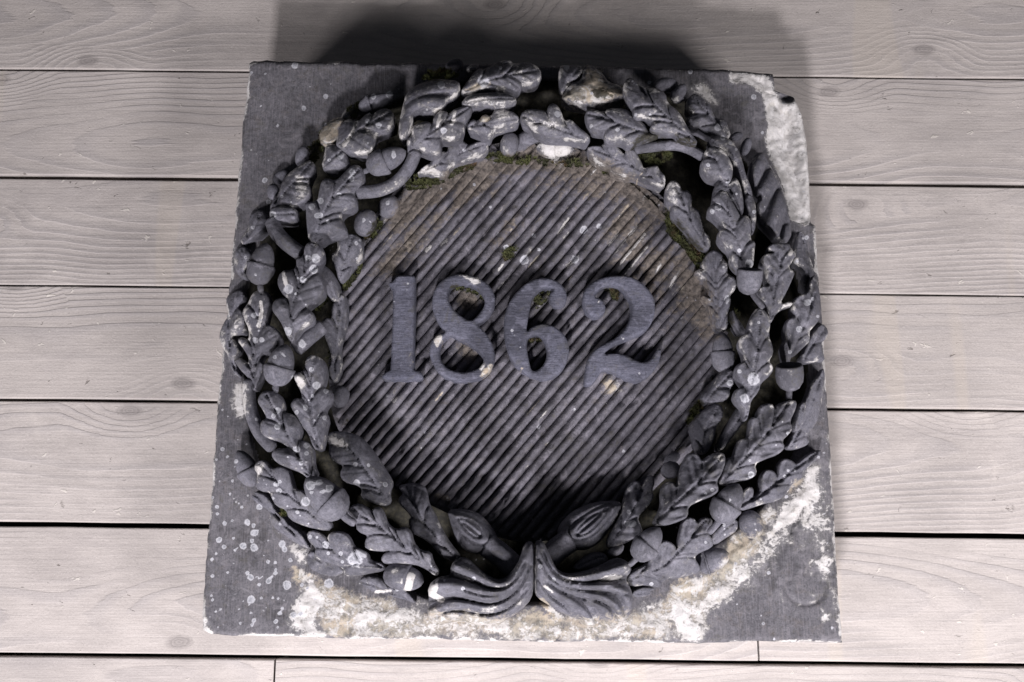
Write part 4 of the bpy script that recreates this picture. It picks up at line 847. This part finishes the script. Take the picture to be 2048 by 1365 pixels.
ribbon('I', [(1190,640),(1250,622),(1262,700),(1258,900),(1238,1022),(1170,1092),(1060,1172),(980,1192),(860,1202),(780,1172),(700,1175),(620,1192),(545,1182),(522,1120),(540,1030),(530,930),(600,868),(690,862),(683,790),(740,733),(800,743),(862,800),(920,852),(1000,892),(1060,882),(1120,812),(1162,740)],
       [([(720,795),(850,845),(950,908),(1050,925),(1125,870),(1180,770),(1210,650)], 48, .016), ([(560,935),(700,930),(850,975),(980,1000),(1090,950),(1170,850),(1225,660)], 72, .020),
        ([(545,1120),(640,1075),(760,1055),(880,1085),(1000,1085),(1110,1030),(1195,930),(1240,720)], 44, .015), ([(580,1165),(660,1135),(760,1125),(860,1140)], 38, .011), ([(820,1180),(940,1165),(1060,1135),(1160,1060),(1225,960),(1250,760)], 42, .013)],
       [[(690,862),(830,900),(950,957),(1060,948),(1140,885),(1195,770)], [(540,1030),(700,1012),(850,1040),(960,1065),(1090,1012),(1180,915),(1230,780)], [(640,1112),(720,1092),(900,1128),(1000,1122),(1120,1060),(1210,950)], [(780,960),(900,1000),(1010,985)]])
ribbon('J', [(245,623),(290,618),(332,700),(362,770),(402,832),(470,852),(560,837),(660,802),(760,752),(830,738),(890,780),(897,830),(855,880),(885,930),(912,1010),(897,1100),(862,1162),(790,1187),(700,1155),(688,1182),(650,1212),(580,1207),(540,1162),(440,1122),(340,1062),(260,1012),(238,960),(242,700)],
       [([(850,800),(740,830),(600,868),(480,876),(392,850),(322,770),(268,640)], 46, .017), ([(880,1040),(850,960),(700,930),(560,935),(430,915),(340,850),(285,750),(255,650)], 42, .018),
        ([(830,1150),(800,1070),(700,1005),(580,985),(450,955),(350,905),(280,820),(250,690)], 36, .014), ([(760,1150),(700,1080),(600,1030)], 34, .010), ([(620,1185),(560,1095),(460,1025),(370,985),(290,905),(250,760)], 40, .013), ([(500,1120),(400,1070),(310,1000),(255,880)], 34, .009)],
       [[(860,872),(700,910),(560,912),(430,886),(345,810),(292,700)], [(880,990),(700,968),(560,960),(430,938),(335,870),(270,740)], [(690,1155),(650,1070),(560,1005),(440,965),(350,920)], [(800,1110),(720,1052),(640,1030)], [(540,1162),(440,1072),(340,1002),(262,890)]])
leaf('J', [(488,822),(540,760),(610,708),(690,698),(742,730),(722,790),(620,822)], 0, [(500,815),(620,760),(720,720)])

# ================================================================== lower right
leaf('J', [(730,662),(738,600),(798,500),(828,430),(848,330),(868,270),(920,208),(962,220),(968,265),(1000,190),(1042,168),(1057,220),(1040,280),(1052,320),(1000,400),(938,460),(962,520),(972,560),(900,612),(840,642),(780,662)], 1, [(750,655),(860,500),(930,380),(1015,190)], cup=.004)
leaf('J', [(735,690),(780,650),(850,640),(840,700),(780,730),(750,725)], 0, rim_h=.006)
acorn('J', (922,748), (1092,532), 88, 2, 0.50, stem=[(880,790),(945,730)])
leaf('H', [(-170,1300),(-120,1238),(-20,1190),(0,1148),(60,1058),(110,1028),(162,1050),(188,1100),(198,1000),(228,890),(290,868),(330,915),(350,880),(400,868),(432,900),(398,980),(432,1030),(422,1072),(340,1120),(308,1152),(342,1210),(332,1242),(220,1282),(130,1292),(90,1322),(70,1352),(-20,1332),(-120,1342)], 1.6, [(-160,1305),(100,1210),(250,1050),(375,890)], cup=.005)
leaf('J', [(895,1002),(918,950),(1000,933),(1080,952),(1110,920),(1210,898),(1235,930),(1255,962),(1130,1002),(1020,1012)], -1, [(910,990),(1060,970),(1230,930)])
leaf('H', [(18,922),(50,860),(78,790),(78,690),(108,640),(160,628),(185,668),(198,600),(218,520),(258,450),(300,428),(342,450),(352,488),(420,440),(500,423),(518,480),(492,570),(458,630),(468,680),(440,712),(350,752),(262,800),(258,862),(210,892),(120,922)], 3, [(40,912),(180,770),(330,640),(500,445)], cup=.006)
leaf('H', [(468,642),(500,560),(528,470),(570,458),(588,400),(618,340),(672,328),(688,250),(698,190),(730,178),(758,110),(832,88),(852,135),(870,100),(960,68),(1003,80),(992,140),(958,220),(972,260),(942,310),(908,352),(918,390),(880,432),(780,472),(718,510),(728,570),(690,602),(600,622),(560,642),(510,645)], 3, [(480,640),(640,480),(790,320),(940,90)], cup=.006)
leaf('H', [(930,402),(960,350),(1000,250),(998,180),(1050,90),(1080,30),(1110,-50),(1160,-100),(1182,-155),(1196,-100),(1186,0),(1166,120),(1136,230),(1065,312),(1095,362),(1000,402)], 1, [(960,390),(1080,180),(1175,-120)], cup=.005)
leaf('H', [(985,250),(1010,160),(1025,95),(1060,80),(1065,130),(1050,220),(1000,290)], 2, [(1000,270),(1035,180),(1045,95)], cup=.004)
leaf('H', [(598,792),(638,740),(648,690),(690,658),(712,690),(700,740),(760,690),(758,620),(780,560),(820,543),(862,570),(868,610),(888,490),(930,468),(980,490),(1000,512),(1080,440),(1168,403),(1162,450),(1112,500),(1052,560),(1032,610),(972,650),(942,700),(880,752),(790,772),(700,802),(630,822)], 0.6, [(605,800),(760,720),(900,610),(1140,425)], cup=.005)
acorn('H', (462,905), (606,642), 100, 2, 0.48, stem=[(400,980),(480,888)])
bud('H', (690,918), 98, 78, 110, -0.5)
acorn('H', (318,1195), (545,1120), 92, -0.5, 0.3)
bud('H', (140,548), 66, 58, 20, 0); bud('H', (150,470), 60, 35, 30, -0.6)
leaf('H', [(273,260),(320,180),(400,118),(460,88),(503,130),(492,200),(452,250),(442,330),(402,420),(350,442),(308,400),(298,330)], 1, [(360,430),(380,280),(475,105)])
leaf('H', [(450,402),(500,280),(560,190),(610,108),(652,138),(682,180),(650,212),(600,272),(540,362),(480,422)], 0, [(470,400),(560,260),(650,150)])
leaf('H', [(410,1040),(440,960),(520,890),(600,880),(600,960),(520,1010),(450,1060)], -0.5, [(430,1040),(520,940),(600,900)])

# ================================================================== right flank
leaf('F', [(650,1332),(640,1250),(598,1210),(578,1160),(600,1118),(645,1108),(610,1060),(588,990),(610,950),(645,930),(640,880),(618,820),(618,770),(680,728),(668,710),(698,620),(740,558),(790,590),(822,660),(812,755),(838,830),(838,880),(815,935),(843,960),(832,1010),(760,1080),(740,1140),(690,1200),(680,1260),(662,1332)], 3, [(655,1322),(700,1060),(740,840),(755,575)], cup=.004)
leaf('F', [(820,662),(798,590),(778,530),(738,460),(760,418),(822,420),(798,370),(788,290),(763,240),(790,198),(832,195),(845,180),(808,160),(830,128),(890,123),(952,128),(962,160),(993,200),(972,250),(945,292),(988,320),(972,370),(932,460),(885,545),(960,518),(973,545),(920,562),(860,602),(832,662)], 2, [(822,650),(850,450),(890,280),(912,135)], cup=.006)
leaf('F', [(930,962),(913,880),(908,810),(932,790),(928,690),(950,640),(995,628),(973,580),(988,510),(1030,478),(1060,470),(1090,430),(1100,370),(1130,338),(1162,480),(1168,580),(1152,650),(1112,700),(1088,730),(1092,790),(1050,832),(1000,882),(960,902),(952,962)], 1.4, [(940,952),(1000,800),(1070,650),(1125,470)], cup=.006)
leaf('F', [(1030,902),(1060,850),(1090,770),(1150,690),(1180,673),(1218,720),(1207,772),(1168,800),(1180,860),(1192,932),(1120,932),(1060,942)], 0, [(1050,920),(1120,800),(1200,700)], cup=.004)
acorn('F', (668,478), (684,300), 90, 3, hollow=True, stem=[(695,465),(725,510),(775,570)])
acorn('F', (958,1134), (950,955), 98, 2, hollow=True, stem=[(952,1125),(945,1200)])
leaf('D', [(510,957),(548,1010),(592,1090),(622,1135),(660,1128),(692,1180),(688,1300),(717,1310),(712,1380),(702,1492),(640,1512),(600,1492),(558,1430),(555,1370),(500,1320),(473,1270),(478,1230),(510,1220),(480,1170),(440,1130),(403,1100),(413,1060),(445,1050),(428,1010),(470,968)], 3, [(645,1500),(600,1300),(500,970)])
leaf('F', [(400,188),(440,168),(492,200),(502,230),(532,270),(532,320),(545,342),(578,360),(588,430),(548,480),(552,530),(532,600),(532,702),(490,727),(440,702),(410,600),(390,540),(348,478),(392,485),(392,430),(360,360),(308,320),(340,298),(375,315),(353,260),(380,218)], 1, [(480,715),(450,430),(435,180)])
acorn('F', (502,1012), (488,730), 80, 0, 0.52)
leaf('F', [(348,1170),(410,1108),(450,1050),(500,998),(550,983),(588,1020),(582,1072),(550,1120),(542,1170),(490,1202),(400,1217),(370,1232)], 1, [(370,1220),(470,1100),(570,1000)])
leaf('F', [(1008,40),(1062,48),(1072,150),(1102,250),(1133,330),(1122,420),(1092,482),(1050,440),(1038,380),(1062,330),(1008,270),(988,240),(998,120)], -0.4, [(1080,470),(1080,300),(1030,60)])
leaf('F', [(560,560),(600,640),(640,700),(660,740),(610,740),(580,700),(550,640)], -0.5)
# ---- upper right
leaf('D', [(248,350),(290,298),(342,310),(380,355),(410,380),(432,440),(452,470),(510,473),(537,530),(552,592),(500,592),(420,577),(330,532),(290,522),(248,470),(292,440),(258,400)], 1, [(525,575),(400,450),(285,310)])
leaf('D', [(398,600),(480,588),(560,618),(602,680),(632,760),(652,850),(692,940),(702,1012),(660,982),(620,880),(590,780),(540,740),(500,680),(420,662)], 2, [(420,620),(580,720),(690,990)], veins=False)
leaf('D', [(373,690),(420,653),(500,678),(542,740),(567,810),(557,892),(530,917),(470,882),(410,862),(368,810),(353,760),(382,730)], 3, [(545,905),(460,770),(395,665)])
leaf('D', [(438,950),(480,883),(540,925),(570,868),(602,890),(632,980),(642,1100),(620,1132),(590,1080),(540,1000),(510,962),(450,1002)], 2, [(620,1120),(560,960),(480,900)])
leaf('D', [(650,988),(690,983),(717,1040),(727,1120),(717,1240),(690,1252),(685,1150),(660,1120)], 2, [(700,1240),(700,1120),(675,990)], veins=False)
leaf('D', [(688,760),(730,703),(775,698),(802,760),(852,840),(892,900),(922,1000),(942,1100),(972,1252),(940,1312),(880,1292),(820,1222),(750,1152),(728,1050),(765,1000),(718,960),(688,880)], 0, None, dome_h=.006,
     ridges=[(px('D', [(700,900),(740,800),(775,715)]), 13, .012), (px('D', [(740,1060),(790,960),(850,860)]), 17, .016), (px('D', [(830,1230),(860,1120),(905,1000)]), 16, .016), (px('D', [(930,1300),(945,1220)]), 10, .01)])
bud('D', (655,662), 62, 36, 70, 0); bud('D', (592,592), 42, 32, 20, 0)
leaf('D', [(158,888),(205,918),(218,965),(260,958),(288,1010),(282,1072),(330,1090),(352,1150),(372,1240),(412,1280),(412,1367),(360,1352),(290,1292),(240,1222),(180,1152),(148,1110),(150,1060),(113,1020),(108,960),(130,903)], 0.6, [(400,1360),(280,1180),(165,900)])
# ---- top
leaf('C', [(83,150),(150,138),(280,143),(312,180),(250,260),(200,290),(150,360),(100,412),(83,280)], 1.4, [(110,400),(180,260),(280,150)], mid_d=.002)
leaf('C', [(300,158),(350,122),(420,165),(492,230),(525,290),(640,328),(702,380),(692,450),(600,482),(450,502),(400,532),(250,492),(150,472),(90,440),(180,300),(280,280)], 0.6, rim_h=.014, noise_h=.03, dome_h=.016)
leaf('C', [(690,268),(740,252),(800,308),(880,350),(960,348),(1050,398),(1072,480),(1150,540),(1202,610),(1242,690),(1292,770),(1355,855),(1270,842),(1180,802),(1130,752),(1040,742),(918,712),(935,655),(860,612),(780,602),(758,530),(738,490),(698,430),(668,340)], 3, [(1335,845),(1050,600),(735,280)])
leaf('C', [(322,560),(380,538),(490,568),(530,533),(680,538),(760,590),(832,650),(872,690),(892,750),(1015,770),(920,802),(820,832),(720,852),(650,812),(580,817),(498,790),(505,742),(450,732),(380,712),(328,640)], 2, [(1005,778),(750,720),(560,640),(335,585)])
leaf('B', [(888,440),(940,403),(1030,408),(1070,420),(1080,380),(1120,368),(1162,410),(1190,482),(1230,473),(1290,530),(1332,560),(1370,600),(1350,632),(1270,612),(1180,607),(1090,602),(1000,562),(950,512),(898,490)], 2, [(1360,620),(1150,540),(895,450)])
leaf('C', [(328,890),(400,868),(470,872),(520,818),(572,840),(612,880),(680,955),(690,910),(732,888),(782,930),(832,1020),(852,1075),(920,1060),(970,1050),(1002,1100),(1055,1160),(1042,1252),(960,1222),(880,1192),(780,1152),(650,1142),(560,1112),(540,1072),(450,1042),(398,990)], 0.2, [(1035,1225),(760,1060),(390,900)])
branch('C', [(770,905),(950,882),(1150,862),(1300,915),(1400,980)], 48, 0.6)
acorn('B', (1000,672), (1255,680), 68, 0, 0.52)
bud('C', (1055,322), 110, 72, 0, 0); acorn('C', (1120,480), (1230,310), 72, 0, 0.4)
leaf('B', [(488,272),(540,200),(600,130),(650,128),(720,88),(810,68),(852,98),(930,78),(1000,108),(1038,160),(1010,212),(950,232),(900,232),(890,262),(850,302),(800,292),(740,262),(640,272),(550,297),(488,292)], 2.2, [(500,285),(700,190),(1010,140)])
leaf('B', [(58,592),(63,480),(88,380),(108,300),(180,238),(250,218),(300,198),(380,203),(472,213),(478,270),(450,312),(390,342),(370,382),(300,432),(240,440),(180,415),(150,445),(158,490),(150,540),(90,612)], 2, None, dome_h=.006,
     ridges=[(px('B', [(80,580),(100,440),(190,350),(300,345),(370,360)]), 15, .016), (px('B', [(110,330),(230,270),(350,245),(465,240)]), 16, .014)])
leaf('B', [(118,690),(113,620),(150,570),(143,530),(210,498),(258,488),(290,510),(298,460),(340,418),(390,423),(400,440),(450,398),(562,378),(540,450),(510,510),(502,560),(470,612),(400,612),(345,605),(347,680),(310,712),(250,702),(180,672),(140,722)], 2, [(130,695),(280,560),(540,395)])
leaf('B', [(478,372),(530,308),(640,293),(780,293),(865,330),(852,357),(770,382),(720,392),(700,362),(600,372),(540,387)], 2, [(490,370),(640,330),(860,335)], veins=False)
leaf('B', [(518,532),(560,470),(600,490),(640,438),(690,458),(722,398),(790,408),(852,430),(893,470),(850,502),(760,522),(712,542),(692,592),(650,602),(590,562)], 1.6, [(530,530),(680,500),(880,465)])
bud('B', (440,108), 62, 46, 20, 0)
leaf('B', [(510,130),(560,95),(610,95),(600,135),(550,150)], 0.6, rim_h=.006)
leaf('B', [(178,852),(220,800),(280,770),(298,720),(350,688),(392,700),(402,640),(470,598),(532,650),(560,640),(640,613),(678,660),(640,712),(570,742),(480,762),(430,782),(382,862),(340,867),(260,847)], 0.4, [(200,845),(400,740),(650,640)])
bud('B', (815,648), 80, 66, 80, 0)
branch('B', [(860,670),(930,600),(1050,560)], 60, -1.2, grooves=0)

# ================================================================== moss tufts
mv, mf, mt = [], [], []
def tufts(zone, pts, n, layer, tint, follow=1.0):
    poly = px(zone, pts); lo, hi = poly.min(0), poly.max(0)
    p = lo + rng.random((n * 9, 2)) * (hi - lo)
    p = p[inside(p, poly) & (vnoise(p[:, 0], p[:, 1], 7, 77) > 0.36 + 0.2 * rng.random(len(p)))][:n]
    zb = HS + layer * 0.0145 + follow * ring(p) - 0.002 + 0.004 * vnoise(p[:, 0], p[:, 1], 6, 3)
    O = cast(p, zb); TN = np.clip(tint + (vnoise(p[:, 0], p[:, 1], 9, 5) - .5) * .9 + (rng.random(len(p)) - .5) * .4, 0, 1)
    for o, tn in zip(O, TN):
        for k in range(4):
            a = rng.random() * 6.28; ln = 0.0026 + 0.0032 * rng.random(); wd = 0.0008
            dx, dy = math.cos(a), math.sin(a); b0 = len(mv)
            mv.append((o[0] + dy * wd, o[1] - dx * wd, o[2])); mv.append((o[0] - dy * wd, o[1] + dx * wd, o[2]))
            mv.append((o[0] + dx * ln * .8, o[1] + dy * ln * .8, o[2] + ln * (.4 + .7 * rng.random())))
            mf.append((b0, b0 + 1, b0 + 2)); mt.extend([tn * .5, tn * .5, tn])
tufts('B', [(225,205),(260,140),(400,128),(465,180),(340,215)], 520, 1.3, .75)
tufts('B', [(100,890),(200,850),(340,880),(300,940),(120,960)], 420, 0.0, .6, .4); tufts('B', [(620,730),(740,700),(900,720),(1000,740),(930,790),(700,765)], 420, -.1, .6, .4)
tufts('C', [(460,1080),(540,1060),(555,1125),(490,1135)], 160, 0, .8, .3); tufts('C', [(790,960),(900,930),(1080,910),(1110,990),(960,1060),(850,1050)], 420, .4, .5, .5)
tufts('C', [(870,720),(1000,745),(1110,745),(1120,790),(900,840),(720,880)], 300, .8, .45, .8)
tufts('D', [(108,1080),(180,1160),(260,1250),(340,1340),(250,1345),(150,1260),(105,1180)], 520, 0, .62, .5); tufts('F', [(105,0),(220,15),(300,105),(385,180),(375,275),(300,265),(225,155),(115,65)], 640, 0, .6, .5)
tufts('H', [(250,255),(250,180),(320,80),(362,70),(352,130),(290,225)], 300, 0, .55, .5); tufts('E', [(880,540),(940,480),(1010,430),(1045,320),(1062,330),(1022,430),(950,535),(900,570)], 260, 0, .5, .4)
tufts('E', [(1100,70),(1190,60),(1170,140),(1080,230),(1055,200)], 220, 0, .6, .4); tufts('L', [(20,205),(60,150),(125,150),(90,225),(30,250)], 160, -.35, .4, 0)
tufts('K', [(848,420),(900,393),(985,400),(1065,450),(1093,530),(1040,480),(920,445),(850,480)], 240, -.2, .5, 0); tufts('L', [(205,545),(235,470),(345,425),(335,500),(250,575)], 200, -.2, .5, 0)
tufts('L', [(690,445),(740,408),(805,420),(800,530),(740,470)], 140, -.2, .4, 0); tufts('L', [(188,765),(270,752),(292,805),(190,805)], 90, -.2, .5, 0)
tufts('A', [(735,400),(800,355),(835,380),(790,465),(730,455)], 160, 0, .4, .5); tufts('A', [(480,640),(560,560),(565,700),(500,800),(450,700)], 240, 0, .35, .5); tufts('A', [(900,600),(1060,530),(1085,480),(1070,580),(960,620)], 220, 0, .45, .6)
tufts('G', [(535,830),(580,812),(592,850),(550,862)], 70, 1.0, .9, .8); tufts('F', [(480,710),(560,560),(615,620),(560,730)], 220, 0, .3, .5); tufts('D', [(0,540),(100,560),(200,580),(330,620),(370,690),(150,630),(0,620)], 300, 1.0, .4, .8)
tufts('B', [(300,900),(480,790),(620,760),(620,800),(480,840),(320,930)], 260, -.2, .45, .3); tufts('D', [(-60,700),(60,760),(110,880),(90,900),(20,800),(-60,740)], 260, -.1, .45, .3)
tufts('B', [(1000,745),(1150,770),(1300,740),(1370,800),(1200,800),(1020,790)], 200, -.2, .35, .2); tufts('L', [(1330,180),(1400,330),(1460,480),(1440,500),(1370,360),(1310,220)], 260, -.1, .5, .4)
tufts('E', [(700,640),(800,580),(810,610),(740,700)], 120, .2, .6, .5); tufts('E', [(820,960),(850,1000),(840,1060),(800,1010)], 80, 0, .4, .3)
moss = mesh_obj('moss', mv, mf, M_MOSS, None, False, dict(tint=mt)); tag(moss, 'patches of short green and brown moss growing in the carved stone', 'moss', kind='stuff')

# put the stone's handle at the middle of its base
from mathutils import Matrix
handle = Vector((float(cen[0]), float(cen[1]), 0.0)); relief.location = handle
for ch in relief.children: ch.matrix_parent_inverse = Matrix.Translation(-handle)
